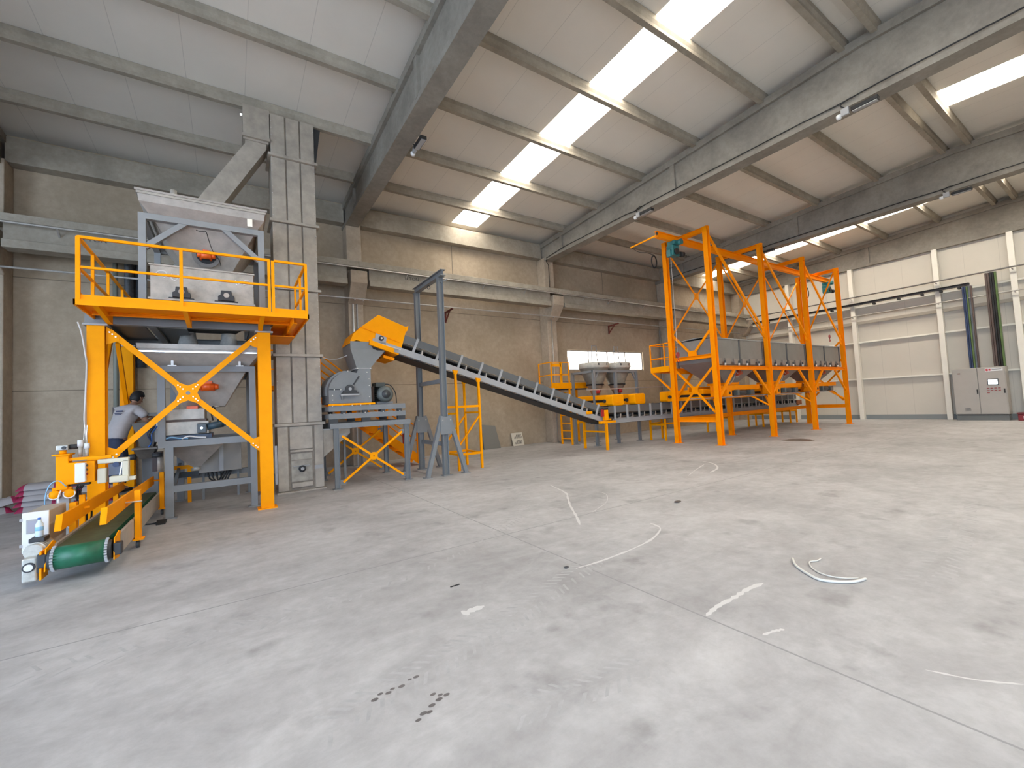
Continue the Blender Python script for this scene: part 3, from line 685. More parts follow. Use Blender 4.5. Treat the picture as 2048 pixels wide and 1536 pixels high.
def vibrator(t, x, y, z, s_=1.0, ring=True, body=ORG, axis=(1, 0, 0)):
    n = Vector((0, -1, -.35)).normalized()
    c = Vector((x, y, z))
    if ring:
        b = B(); b.cyl(c-n*.01, c+n*.012, .20*s_, n=28); b.o('mounting_disc', mat('disc_grey', (.19, .175, .16), .5, .2), t)
        b = B(); b.cyl(c+n*.012, c+n*.02, .14*s_, n=24); b.o('dark_port', BLK, t)
    e = c+n*.09*s_
    b = B(); b.cyl(e+Vector((-.07, 0, 0))*s_, e+Vector((.07, 0, 0))*s_, .058*s_, n=16)
    b.cyl(e+Vector((.07, 0, 0))*s_, e+Vector((.125, 0, 0))*s_, .048*s_, .035*s_, n=16).cyl(e+Vector((-.125, 0, 0))*s_, e+Vector((-.07, 0, 0))*s_, .042*s_, .05*s_, n=16)
    b.o('vibrator_motor', body, t)
    b = B().box(e.x-.045*s_, e.x+.05*s_, e.y-.035*s_, e.y+.04*s_, e.z+.045*s_, e.z+.085*s_); b.box(e.x-.09*s_, e.x-.06*s_, e.y, e.y+.11*s_, e.z-.06*s_, e.z-.02*s_).box(e.x+.05*s_, e.x+.08*s_, e.y, e.y+.11*s_, e.z-.06*s_, e.z-.02*s_)
    b.o('terminal_box', body, t, bevel=.006)
vibrator(t, -.34, front_point(4.66), 4.66, 1.1)
tag(B().tube(smooth([(-.47, 9.24, 5.0), (-.40, 9.2, 4.97), (-.33, 9.22, 4.99), (-.30, 9.3, 4.9), (-.24, 9.42, 4.72), (-.15, 9.5, 4.6), (-.12, 9.55, 4.5)]), .006, 6).o('motor_cable', BLK), 'thin black cable looping to the vibrator of the upper hopper', 'cable')

t = thing('paddle_mixer', 'long steel mixer box with two black bearing housings behind the platform railing', 'mixer', (-.35, 9.9, PZ))
B().box(-1.07, .37, 8.92, 10.9, 3.62, 4.20).box(-.55, -.07, 9.7, 10.4, 4.20, 4.24).o('body', STL, t)
B().box(-1.09, .39, 8.90, 10.92, 4.19, 4.215).o('lid', STL, t)
B().box(-1.09, .39, 8.80, 8.93, 3.60, 3.63).o('bearing_shelf', STL, t)
b = B()
b.prism([(-1.07, 3.60), (.37, 3.60), (.1, 3.42), (-.8, 3.42)], 'y', 9.0, 10.85); b.o('trough', DRK, t)
for x in (-1.0, .3):
    for y in (9.1, 10.7): B().box(x-.04, x+.04, y-.04, y+.04, PZ, 3.62).o('leg', GRY, t)
for x in (-.66, -.04):
    pb = B().box(x-.17, x+.17, 8.82, 8.90, 3.63, 3.66).prism([(x-.12, 3.66), (x+.12, 3.66), (x+.12, 3.74), (x+.085, 3.76), (x+.075, 3.84), (x-.075, 3.84), (x-.085, 3.76), (x-.12, 3.74)], 'y', 8.80, 8.90)
    pb = pb.o('bearing_housing', DRK, t, bevel=.008)
    B().cyl((x, 8.79, 3.755), (x, 8.802, 3.755), .042, n=18).o('shaft_end', STL, pb)
CH = mat('white_chalk', (.75, .73, .70), .8)
def chalk(name, strokes, y, par):
    for s_ in strokes: B().tube(smooth([(x, y, z) for x, z in s_], 4), .010, 6).o(name, CH, par)
chalk('chalk_mark', [[(-1.0, 4.06), (-.96, 4.10), (-.88, 4.10), (-.86, 4.03), (-.90, 3.99)], [(-.79, 4.08), (-.80, 4.00), (-.75, 3.96), (-.72, 4.0), (-.71, 4.07)]], 8.918, t)
chalk('chalk_mark', [[(.10, 4.08), (.11, 4.0), (.14, 3.99), (.17, 4.07)], [(.30, 4.08), (.23, 4.07), (.22, 4.01), (.29, 4.0), (.31, 4.04)]], 8.918, t)

# ---- flexible sacks below the deck
for x, lb in ((-.66, 'pale cloth connector under the deck beside the knee brace'), (-.02, 'pale cloth connector under the deck beside the tower column')):
    b = B(); 
    prof = [(.12, 3.27), (.13, 3.16), (.145, 3.10), (.16, 3.04), (.185, 2.98), (.22, 2.93)]
    tag(b.lathe((x, 10.0, 0), prof, 'z', 14).o('cloth_connector', mat('pale_cloth', (.42, .42, .40), .8, 0, .2, 12, .4)), lb, 'connector')

# ---- lower hopper with its frame
lf = thing('lower_hopper_stand', 'grey square-tube frame carrying the lower hopper inside the yellow tower', 'steel frame', (-.33, 10.1, 0))
s_ = .10
for y in (9.25, 11.1):
    B().bar((-.98, y, 1.293), (-.98, y, 2.46), s_, up=(0,1,0)).o('upper_leg', GRY, lf)
    B().bar((-.885, y, 0.015), (-.885, y, 1.177), .115, s_, up=(0,1,0)).o('leg', GRY, lf)
    B().bar((.33, y, 0.015), (.33, y, 2.46), s_, up=(0,1,0)).o('leg', GRY, lf)
    B().bar((-1.03, y, 2.51), (.38, y, 2.51), s_).o('top_rail', GRY, lf)
    B().bar((-1.03, y, 1.235), (.28, y, 1.235), s_-.004, .115).o('middle_rail', GRY, lf)
    B().bar((-.83, y, .48), (.28, y, .48), s_*.9, .11).o('bottom_rail', GRY, lf)
    for x in (-.885, .33): B().box(x-.10, x+.10, y-.09, y+.09, 0, .015).o('foot_plate', GRY, lf)
for x in (-.98, .33): B().bar((x, 9.3, 2.51), (x, 11.05, 2.51), s_).o('top_rail', GRY, lf)
for x in (-.93, .33): B().bar((x, 9.3, 1.235), (x, 11.05, 1.235), s_).o('middle_rail', GRY, lf)
B().bar((-.885, 9.35, .25), (-.885, 11.0, .75), .05, .05, up=(1,0,0)).o('side_brace', GRY, lf)

t = thing('lower_hopper', 'shiny taped steel hopper standing on the grey frame under the deck', 'hopper', (-.4, 10.1, 1.9))
b = B().frus((-1.25, .46, 9.08, 11.2), 2.80, (-1.28, .47, 9.06, 11.22), 2.92, (0, 0)).frus((-.62, -.02, 9.8, 10.5), 2.99, (-1.28, .47, 9.06, 11.22), 2.92, (1, 0))
b.frus((-1.02, .28, 9.33, 10.95), 2.56, (-1.25, .46, 9.08, 11.2), 2.80, (0, 0)); b.frus((-.72, -.10, 9.75, 10.4), 1.86, (-1.02, .28, 9.33, 10.95), 2.56, (1, 0))
b.o('body', STN, t)
B().box(-1.265, .465, 9.05, 9.07, 2.835, 2.915).o('rim_band', STL, t)
B().box(-1.24, .455, 9.06, 9.085, 2.775, 2.80).o('metal_tape', mat('foil_tape', (.85, .83, .78), .2, .7, .1, 20), t)
for x in (-.83, .14):
    B().bar((x, 9.25, 2.56), (x, 9.25, 2.76), .035, up=(0,1,0)).o('hopper_foot', GAL, t); B().box(x-.06, x+.06, 9.2, 9.3, 2.56, 2.575).o('hopper_foot', GAL, t)
vibrator(t, -.345, 9.62, 2.25, 1.25)
t = thing('screw_feeder', 'steel weighing box with a blue-grey gearmotor between the tower legs', 'feeder', (-.6, 9.7, 1.36))
B().box(-.98, -.34, 9.36, 10.3, 1.38, 1.60).o('lower_box', STL, t, bevel=.005); B().box(-.98, -.40, 9.40, 10.25, 1.64, 1.82).o('upper_box', STL, t, bevel=.005)
B().box(-.98, -.38, 9.38, 10.28, 1.60, 1.64).o('gasket', mat('brown_gasket', (.12, .09, .08), .7), t)
B().box(-.66, -.50, 9.45, 9.9, 1.82, 1.87).o('bracket', ORG, t); B().cyl((-.93, 9.42, 1.845), (-.75, 9.42, 1.845), .022, n=10).o('air_cylinder', STL, t); B().cyl((-.45, 9.42, 1.85), (-.18, 9.42, 1.85), .012, n=8).o('rod', GAL, t)
gm = B().box(-.505, -.37, 9.27, 9.40, 1.39, 1.56).o('gearbox', mat('dark_blue_grey', (.05, .065, .075), .4), t, bevel=.012)
B().cyl((-.44, 9.255, 1.475), (-.44, 9.272, 1.475), .022, n=14).o('shaft_end', ZNC, gm)
b = B(); b.cyl((-.37, 9.36, 1.49), (-.14, 9.44, 1.53), .062, n=18).cyl((-.14, 9.44, 1.53), (-.10, 9.455, 1.535), .065, .05, n=18).o('motor', mat('blue_grey_motor', (.04, .08, .11), .35), t)
B().tube(smooth([(-.2, 9.4, 1.58), (-.22, 9.36, 1.72), (-.27, 9.34, 1.85), (-.30, 9.36, 1.75), (-.28, 9.4, 1.6)]), .012, 6).o('motor_cable', BLK, t)
b = B()
for i, (x, z) in enumerate(((-.95, 1.31), (-.7, 1.31))):
    b = B().tube(smooth([(x-.02, 9.3, 1.31), (x+.08, 9.28, 1.345), (x+.2, 9.32, 1.32), (x+.32, 9.3, 1.31)]), .014, 6).o('air_line', (CYN, WHT)[i], t)
B().box(-.98, -.30, 9.34, 10.3, 1.295, 1.37).o('base_plate', mat('navy_plate', (.04, .06, .10), .5), t)
t = thing('discharge_cone', 'inverted steel cone hanging in the lower part of the grey frame', 'funnel', (-.57, 10.3, .7))
B().frus((-.64, -.50, 10.2, 10.35), .74, (-1.05, -.12, 9.8, 10.8), 1.17, (1, 0)).o('body', STN, t); B().cyl((-.57, 10.27, .66), (-.57, 10.27, .74), .06, n=16).o('outlet', STL, t)
t = thing('dust_box', 'square grey sheet metal box low behind the discharge cone', 'box', (-.2, 10.95, .56))
B().box(-.56, .16, 10.6, 11.0, .56, 1.17).o('body', mat('box_grey', (.24, .22, .195), .5), t, bevel=.006); B().box(-.22, -.15, 10.585, 10.6, .57, 1.15).o('seam_strip', LGR, t)
b = B()
for k in range(4): B().tube(smooth([(-.42+.07*k, 10.7, .56), (-.38+.07*k, 10.68, .42-.03*k), (-.25+.05*k, 10.7, .36), (-.14+.04*k, 10.72, .56)]), .016, 6).o('hanging_cable', BLK, t)
for x in (-.5, .1): B().bar((x, 10.9, .0), (x, 10.9, .56), .04, up=(0,1,0)).o('leg', GRY, t)
t = thing('rear_cross_frame', 'low yellow trestle standing behind the discharge cone', 'trestle', (-.7, 10.75, 0))
B().bar((-1.1, 10.75, .70), (-.56, 10.75, .70), .05, .07).o('top_rail', YEL, t)
for x in (-1.05, -.72): B().bar((x, 10.75, 0), (x, 10.75, .67), .06, up=(0,1,0)).o('leg', YEL, t)
B().bar((-1.05, 10.75, .55), (-.56, 10.75, .55), .08, .10).o('lower_rail', DRK, t)

# ---- bucket elevator
el = thing('bucket_elevator', 'tall dull sheet metal bucket elevator tower rising to the roof', 'bucket elevator', (1.22, 10.45, 0))
X0, X1 = .80, 1.655
ZF = [0, 1.42, 2.90, 4.34, 5.80, 7.24, 8.2]
for z0, z1 in zip(ZF[1:], ZF[2:]):
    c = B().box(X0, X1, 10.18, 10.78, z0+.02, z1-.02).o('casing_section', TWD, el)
    for xa, xb in ((X0-.004, X0+.27), (X0+.30, X1-.30), (X1-.27, X1+.004)): B().box(xa, xb, 10.15, 10.19 if xa < X0 or xb > X1 else 10.185, z0+.035, z1-.035).o('raised_strip', TWR, c, bevel=.006)
    B().box(X0-.004, X0+.01, 10.19, 10.78, z0+.03, z1-.03).o('side_sheet', TWR, c); B().box(X1-.01, X1+.004, 10.19, 10.78, z0+.03, z1-.03).o('side_sheet', TWR, c)
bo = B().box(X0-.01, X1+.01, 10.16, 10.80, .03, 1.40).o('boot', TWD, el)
B().box(X0-.01, X0+.18, 10.125, 10.17, .05, 1.385).o('side_strip', TWR, bo); B().box(X1-.16, X1+.01, 10.125, 10.17, .05, 1.385).o('side_strip', TWR, bo)
B().box(X0+.22, X1-.20, 10.135, 10.17, .90, 1.37).o('upper_panel', TWR, bo); B().box(X0+.22, X1-.20, 10.12, 10.15, .84, .88).o('crossbar', TWR, bo)
B().box(X0+.235, X1-.215, 10.138, 10.17, .22, .80).o('take_up_door', mat('door_sheet', (.33, .30, .25), .5, .2, .25, 6), bo)
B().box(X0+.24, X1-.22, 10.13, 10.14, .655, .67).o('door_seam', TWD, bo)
B().box(X0+.24, X1-.22, 10.11, 10.15, .10, .19).o('sill', TWR, bo)
B().box(X0+.27, X1-.27, 10.09, 10.135, .535, .55).o('bearing_shelf', LGR, bo); B().lathe((1.24, 10.09, .48), [(.001, 0), (.07, 0), (.07, .05), (.001, .05)], 'y', 18).o('bearing', DRK, bo); B().cyl((1.24, 10.075, .48), (1.24, 10.092, .48), .032, n=14).o('shaft_end', LGR, bo)
B().box(X1-.17, X1+.0, 10.115, 10.13, .44, .52).o('hinge', LGR, bo)
B().box(X0-.04, X1+.05, 10.08, 10.85, 0, .03).o('base_plate', TWR, el)
for z in ZF[1:-1]: B().box(X0-.06, X1+.06, 10.09, 10.86, z-.03, z+.03).o('flange', TWR, el, bevel=.006)
b = B()
for z0, z1 in zip(ZF[:-1], ZF[1:]):
    k = int((z1-z0)/.16)
    for i in range(k):
        for x in (X0+.012, X1-.012): b.cyl((x, 10.135, z0+.12+i*.16), (x, 10.158, z0+.12+i*.16), .009, n=6)
b.o('bolt', GAL, el)['kind'] = 'stuff'
B().box(X0-.06, X0-.015, 10.2, 10.26, .2, 1.0).o('take_up_screw', GAL, el)
hd = B().box(.30, X0-.02, 10.14, 10.80, 7.55, 8.2).o('discharge_head', TWR, el)
B().box(.28, X0-.01, 10.11, 10.83, 7.50, 7.56).o('head_flange', TWR, hd)
B().prism([(X1+.01, 7.0), (X1+.16, 8.15), (X1+.01, 8.15)], 'y', 10.25, 10.5).o('head_cover', DRK, el)
t = thing('spout_chute', 'sloping square chute from the elevator head down to the upper hopper', 'chute', (0, 10.4, 5.5))
b = B().prism([(.33, 7.50), (.72, 7.50), (.72, 7.35), (-.36, 5.475), (-.80, 5.475), (.33, 7.38)], 'y', 10.2, 10.62); b.o('body', TWR, t)
B().box(.30, .76, 10.17, 10.65, 7.46, 7.50).o('flange', TWR, t)
t = thing('feed_boot', 'small sheet metal inlet funnel between elevator boot and mill frame', 'funnel', (1.9, 10.3, .7))
B().prism([(1.68, 1.255), (2.25, 1.255), (2.25, 1.15), (1.68, .66)], 'y', 10.2, 10.7).o('body', TWR, t); B().box(1.68, 2.28, 10.17, 10.73, 1.255, 1.28).o('flange', GAL, t)
for x in (2.2,): B().bar((x, 10.6, 0), (x, 10.6, 1.2), .05, up=(0,1,0)).o('leg', GRY, t)

# ---- orange stairs behind the elevator
st = thing('steel_staircase', 'orange-yellow steel stairs with handrails rising behind the elevator and the mill', 'stairs', (3.3, 12.3, 0))
sx0, sx1, zt_ = 1.75, 4.6, 2.25
sl = zt_/(sx1-sx0)
for y in (11.95, 12.75):
    B().bar((sx1+.05, y, .07), (sx0, y, zt_+.05), .02, .22, up=(0,0,1)).o('stringer', YEL_SHADE, st)
    for z in (.95, .55): B().tube([(sx1-.05, y, z+.1), (sx0, y, zt_+z+.12)], .02, 8).o('handrail', YEL_SHADE, st)
    for k in range(4): x = sx1-.1-k*.85; z = (sx1-x)*sl; B().bar((x, y, z), (x, y, z+1.05), .035, up=(0,1,0)).o('rail_post', YEL_SHADE, st)
for k in range(11): x = sx1-.12-k*.255; z = (sx1-x)*sl+.1; B().box(x-.12, x+.12, 11.96, 12.74, z-.02, z+.01).o('tread', YEL_SHADE, st)
B().box(.4, sx0+.05, 11.95, 12.75, zt_+.02, zt_+.12).o('landing', YEL_SHADE, st)
for x in (.5, 1.65):
    for y in (12.0, 12.7): B().bar((x, y, 0), (x, y, zt_), .07, up=(0,1,0)).o('leg', YEL_SHADE, st)
for z in (.6, 1.1): B().bar((.45, 12.72, zt_+z), (sx0, 12.72, zt_+z), .035).o('landing_rail', YEL_SHADE, st)
B().lathe((4.15, 12.0, .62), [(.001, 0), (.06, 0), (.07, .02), (.07, .30), (.05, .36), (.02, .38), (.02, .42), (.001, .42)], 'z', 14).o('x_tmp', RED)
ob = D.objects['x_tmp']; ob.name = 'fire_extinguisher'; tag(ob, 'small red fire extinguisher hung on the foot of the orange stairs', 'fire extinguisher')
tag(B().tube(smooth([(1.7, 10.9, 3.0), (1.9, 10.85, 2.93), (2.1, 10.7, 2.90), (2.28, 10.4, 2.95)]), .010, 6).o('white_cable', WHT), 'white cable slung from the elevator tower to the conveyor hood', 'cable')

# ------------------------------------------------------------------ bag sealing line in front of the tower
bc = thing('belt_conveyor', 'low conveyor with a worn green belt and yellow side guides', 'conveyor', (-1.34, 8, 0))
xl, xr, y0, y1, rz, rr = -1.53, -1.15, 6.36, 9.95, .265, .115
pts = []
for i in range(13): a = R(90+180*i/12); pts.append((y0+rr*math.cos(a), rz+rr*math.sin(a)))
for i in range(13): a = R(-90+180*i/12); pts.append((y1+rr*math.cos(a), rz+rr*math.sin(a)))
b = B(); n_ = len(pts); va = [b.bm.verts.new((xl, y, z)) for y, z in pts]; vb = [b.bm.verts.new((xr, y, z)) for y, z in pts]
for i in range(n_):
    f = b.bm.faces.new((va[i], va[(i+1) % n_], vb[(i+1) % n_], vb[i])); f.smooth = i not in (12, 25); f.material_index = 1 if i == 25 else 0
b.bm.faces.new(va[::-1]); b.bm.faces.new(vb); b.o('belt', [GRN, GRN2], bc)
ALU = mat('dusty_aluminium', (.42, .39, .35), .5, .2, .1, 8)
for x, s in ((xl-.06, -1), (xr+.06, 1)):
    B().box(x-.015, x+.015, y0+.22, y1-.05, .14, .375).o('side_frame', ALU, bc, bevel=.004)
    e = B(); e.prism([(y0-.06, .16), (y0+.18, .13), (y0+.26, .40), (y0+.18, .42), (y0-.03, .38)], 'x', x-.005+s*.01, x+.005+s*.01); e = e.o('end_plate', YEL, bc)
    B().box(min(x, x+s*.07), max(x, x+s*.07), y0-.05, y0+.06, .20, .33).o('bearing_block', DRK, e, bevel=.012)
    b = B()
    for k in range(14):
        a0 = R(90+k*180/13); c_, s_ = math.cos(a0), math.sin(a0); xx = xr+.012 if s > 0 else xl-.012
        b.bar((xx-.012, y0+c_*.118, rz+s_*.118), (xx+.012, y0+c_*.118, rz+s_*.118), .012, .02)
    b.o('belt_cleat', LGR, bc)['kind'] = 'stuff'
B().cyl((xl-.05, y0, rz), (xr+.05, y0, rz), .10, n=20).o('drum', DRK, bc)
for y in (7.45, 9.75):
    for x, sd in ((xr+.11, 1), (xl-.11, -1)):
        zt2 = .74 if sd > 0 else .68
        B().bar((x, y, .10), (x, y, zt2), .06, .10, up=(0,1,0)).o('leg', YEL, bc); B().bar((x-.05, y, .11), (x+.06, y, .11), .14, .02).o('foot_plate', YEL, bc)
        w_ = B(); w_.cyl((x-.018, y-.02, .045), (x+.018, y-.02, .045), .045, n=18); w_.o('caster', DRK, bc)
        B().bar((x-sd*.02, y+.02, .60), (x-sd*.14, y+.02, .60), .025).o('guide_arm', YEL, bc)
for x, ya, z0, z1 in ((xr-.02, 6.40, .53, .70), (xl-.03, 6.58, .50, .665)):
    b = B(); b.prism([(ya, z0), (ya+.07, z1), (9.85, z1-.03), (9.85, z0+.0)], 'x', x-.012, x+.012); b.bar((x-.02, ya+.005, z0), (x-.02, ya+.075, z1), .045, .012, up=(0,1,0))
    b.o('side_guide', YEL, bc)
B().cyl((xr-.05, 7.42, .60), (xr+.16, 7.38, .60), .009, n=8).o('clamp_rod', ZNC, bc)
t = thing('belt_drive', 'bright gearmotor at the head of the green belt conveyor', 'gearmotor', (-1.7, 6.5, 0))
MT = mat('bare_cast_alloy', (.50, .50, .46), .4, .4, .15, 20)
B().box(-1.79, -1.68, 6.40, 6.52, .06, .30).o('gearbox', MT, t, bevel=.015); B().cyl((-1.735, 6.385, .21), (-1.735, 6.402, .21), .048, n=20).o('bearing_cover', DRK, t); B().cyl((-1.735, 6.378, .21), (-1.735, 6.386, .21), .034, n=18).o('shaft_end', WHT, t)
b = B().cyl((-1.735, 6.5, .34), (-1.735, 6.86, .34), .072, n=20); b.o('motor', MT, t)
b = B()
for k in range(6): b.cyl((-1.735, 6.56+k*.045, .34), (-1.735, 6.57+k*.045, .34), .082, n=20)
b.o('cooling_fin', MT, t); B().box(-1.795, -1.675, 6.60, 6.76, .41, .455).o('terminal_box', DRK, t, bevel=.008)
B().box(-1.68, -1.645, 6.40, 6.50, .14, .32).o('coupling', DRK, t); B().box(-1.645, -1.63, 6.33, 6.52, .08, .36).o('mounting_plate', YEL, t)
wb = thing('water_bottle', 'small clear plastic water bottle with a pale blue label standing on the belt drive', 'bottle', (-1.735, 6.68, .457))
B().lathe((-1.735, 6.68, .457), [(.001, 0), (.03, 0), (.032, .01), (.032, .06), (.03, .075), (.032, .09), (.032, .13), (.014, .165), (.012, .18), (.001, .18)], 'z', 16).o('bottle_body', mat('clear_plastic', (.60, .72, .80), .1), wb)
B().lathe((-1.735, 6.68, .457), [(.033, .065), (.0335, .066), (.0335, .105), (.033, .106)], 'z', 16).o('label_band', CYN, wb); B().cyl((-1.735, 6.68, .637), (-1.735, 6.68, .655), .014, n=12).o('cap', BLU, wb)
cbx = thing('control_box', 'white control box with a grey viewing window beside the green conveyor', 'control box', (-1.9, 7.2, 0))
B().box(-1.93, -1.73, 6.96, 7.55, .26, .68).o('body', mat('box_side', (.42, .40, .36), .5), cbx, bevel=.008); dd = B().box(-1.935, -1.725, 6.93, 6.962, .25, .69).o('door', WHT, cbx, bevel=.008)
B().box(-1.90, -1.785, 6.922, 6.935, .46, .61).o('window_bezel', LGR, dd, bevel=.004); B().box(-1.885, -1.80, 6.918, 6.924, .475, .595).o('window_glass', mat('smoked_window', (.36, .36, .42), .2), dd)
for z in (.32, .6): B().box(-1.95, -1.93, 6.925, 6.95, z, z+.03).o('hinge', LGR, dd)
for x in (-1.90, -1.76):
    for y in (7.05, 7.45): B().bar((x, y, 0), (x, y, .26), .035, up=(0,1,0)).o('leg', GRY, cbx)

# sewing head on its column
sw = thing('bag_sewing_machine', 'yellow bag closing machine with a white switch box and ivory sewing head', 'sewing machine', (-1.88, 7.95, 0))
B().bar((-1.86, 8.0, .02), (-1.86, 8.0, .85), .12, .10, up=(0,1,0)).o('column', LGR, sw); B().box(-2.05, -1.68, 7.8, 8.25, 0, .03).o('base_plate', GRY, sw)
B().bar((-1.68, 8.0, .02), (-1.68, 8.0, .70), .055, .05, up=(0,1,0)).o('guide_post', YEL, sw)
b = B().prism([(-1.91, .80), (-1.91, 1.24), (-1.79, 1.24), (-1.79, 1.14), (-1.54, 1.14), (-1.54, .865), (-1.80, .86), (-1.80, .80)], 'y', 7.90, 8.08); b.o('body', YEL, sw, bevel=.008)
B().box(-1.94, -1.77, 7.87, 8.11, 1.24, 1.26).o('top_plate', YEL, sw, bevel=.004); B().cyl((-1.86, 7.98, 1.26), (-1.86, 7.98, 1.31), .035, n=16).o('neck', YEL, sw)
B().box(-1.91, -1.80, 7.92, 8.02, 1.31, 1.375).o('drive_gearbox', MT, sw, bevel=.008); B().cyl((-1.835, 7.905, 1.34), (-1.835, 7.925, 1.34), .022, n=14).o('bearing_cover', DRK, sw); B().cyl((-1.80, 8.0, 1.345), (-1.72, 8.02, 1.345), .033, n=16).o('drive_motor', DRK, sw)
for dx in (-.06, .08):
    b = B(); b.lathe((-1.86+dx, 7.94, .745), [(.001, -.05), (.05, -.05), (.058, -.03), (.05, .02), (.03, .06), (.001, .06)], 'y', 20); b.o('guide_wheel', YEL, sw)
    b = B(); b.tube([(-1.86+dx+.055*math.cos(R(a_)), 7.89, .745+.055*math.sin(R(a_))) for a_ in range(150, 391, 16)], .007, 8); b.o('wheel_rim', WHT, sw)
B().box(-1.95, -1.77, 7.94, 8.0, .77, .83).o('wheel_bar', YEL, sw)
q = B().box(-1.715, -1.615, 7.82, 7.90, .88, 1.13).o('switch_box', WHT, sw, bevel=.008)
for k in range(3): B().cyl((-1.61, 7.86, 1.09-.055*k), (-1.598, 7.86, 1.09-.055*k), .013, n=12).o('button', (DRK, DRK, mat('red_button2', (.3, .02, .02), .4))[k], q)
B().box(-1.80, -1.38, 7.93, 7.99, 1.165, 1.20).o('crossarm', YEL, sw)
B().box(-1.52, -1.20, 7.92, 8.02, 1.09, 1.15).o('sewing_arm', IVO, sw, bevel=.012); B().box(-1.27, -1.20, 7.92, 8.02, .83, 1.12).o('needle_head', IVO, sw, bevel=.012)
B().box(-1.52, -1.43, 7.91, 8.03, .83, 1.03).o('looper_housing', IVO, sw, bevel=.012); B().box(-1.40, -1.20, 7.90, 8.04, .82, .91).o('sewing_bed', IVO, sw, bevel=.015); B().box(-1.21, -1.13, 7.93, 8.0, .83, .885).o('presser_foot', IVO, sw, bevel=.008)
B().cyl((-1.33, 7.90, 1.065), (-1.33, 7.92, 1.065), .035, n=16).o('tension_disc', NAVY, sw); B().bar((-1.30, 7.95, .9), (-1.27, 7.95, 1.1), .014).o('needle_bar', ZNC, sw)
B().box(-1.42, -1.28, 7.99, 8.05, .92, 1.08).o('rear_cover', mat('blue_grey_cover', (.12, .14, .20), .4), sw)
for x, z in ((-1.70, 1.205), (-1.635, 1.205)):
    s = .9 if x < -1.66 else .7
    c = B().cyl((x, 8.0, z), (x, 8.0, z+.12*s+.03), .018, .022, n=14).o('spindle', STL, sw); b = B().lathe((x, 8.0, z+.15*s), [(.001, 0), (.03, 0), (.028, .1*s), (.001, .1*s)], 'z', 16); b.o('thread_cone', WHT, sw)
for x in (-1.68, -1.655): B().cyl((x, 8.02, 1.2), (x+.02, 8.02, 1.62), .005, n=6).o('thread_rod', ZNC, sw)
B().tube(smooth([(-1.85, 7.86, .80), (-1.86, 7.80, .7), (-1.83, 7.78, .5), (-1.76, 7.8, .32), (-1.68, 7.84, .25)]), .007, 6).o('white_tube', WHT, sw)
B().tube(smooth([(-1.80, 7.86, .84), (-1.86, 7.80, .93), (-1.94, 7.80, .88), (-1.985, 7.82, .7), (-1.97, 7.84, .45)]), .006, 6).o('blue_tube', CYN, sw)
for k in range(3): B().tube(smooth([(-1.66-.03*k, 8.02, .86), (-1.70-.02*k, 8.0, .70), (-1.60-.05*k, 8.05, .45), (-1.68, 8.1, .12)]), .011, 6).o('black_cable', BLK, sw)
B().box(-1.78, -1.60, 7.94, 8.04, .83, .865).o('under_plate', BLK, sw)

# filling spout by the operator, pedestal and step
fs = thing('bag_filling_spout', 'dark bag clamp and filling spout hanging beside the operator', 'filling machine', (-1.2, 9.7, 0))
DK2 = mat('dull_dark_steel', (.13, .12, .105), .45, .3, .2, 9)
b = B().frus((-1.32, -1.16, 9.60, 9.85), 1.0, (-1.38, -1.10, 9.50, 9.95), 1.16, (1, 1)); b.o('spout', DK2, fs)
B().box(-1.40, -1.06, 9.47, 9.98, 1.16, 1.20).o('collar', DK2, fs, bevel=.01); B().cyl((-1.45, 9.6, 1.05), (-1.36, 9.6, 1.05), .05, n=16).o('clamp_cylinder', DRK, fs); B().cyl((-1.05, 9.55, .76), (-1.05, 9.55, 1.06), .055, n=18).o('air_cylinder', STL, fs)
B().box(-1.14, -1.02, 9.5, 9.8, .78, 1.10).o('side_cover', mat('brown_black', (.05, .035, .035), .5), fs); B().cyl((-1.07, 9.5, 1.02), (-1.07, 9.5, 1.09), .07, n=18).o('flange', DRK, fs)
B().frus((-1.30, -1.14, 9.65, 9.95), 1.20, (-1.42, -1.06, 9.6, 10.1), 1.62, (0, 0)).o('inlet_funnel', mat('dusty_dark', (.10, .095, .085), .6), fs)
B().box(-1.08, -1.03, 9.5, 9.56, 1.46, 1.60).o('sensor', WHT, fs); B().box(-1.10, -1.02, 9.48, 9.58, 1.28, 1.50).o('valve_block', LGR, fs)
B().box(-1.30, -1.03, 10.28, 10.5, 1.74, 1.80).o('top_plate', DK2, fs)
for k in range(3): B().tube(smooth([(-1.07-.03*k, 9.5, 1.55), (-1.13-.03*k, 9.42, 1.42), (-1.14, 9.45, 1.28), (-1.2, 9.5, 1.18)]), .010, 6).o('air_line', (BLU, BLK, NAVY)[k], fs)
B().bar((-1.0, 9.7, 1.18), (-1.06, 9.7, 1.18), .12, .04).o('mounting_bracket', GRY, fs)
B().box(-1.38, -1.14, 10.28, 10.5, 0, 1.02).o('pedestal', GRY, fs, bevel=.01)
stp = thing('operator_step', 'grey steel step on which the operator stands', 'step', (-1.8, 10.2, 0))
B().box(-2.25, -1.42, 9.85, 10.65, .41, .44).o('tread_plate', GRY, stp)
for x in (-2.2, -1.47):
    for y in (9.9, 10.6): B().bar((x, y, 0), (x, y, .41), .05, up=(0,1,0)).o('leg', GRY, stp)
t = thing('foot_pedal', 'black foot pedal with its cable on the floor beside the green conveyor', 'pedal', (-1.0, 8.9, 0))
B().prism([(8.78, 0), (8.98, 0), (8.98, .05), (8.90, .06), (8.78, .015)], 'x', -1.02, -.90).o('pedal', BLK, t, bevel=.01); B().tube(smooth([(-1.02, 8.9, .02), (-1.1, 8.93, .01), (-1.16, 8.95, .01)]), .012, 6).o('pedal_cable', BLK, t)

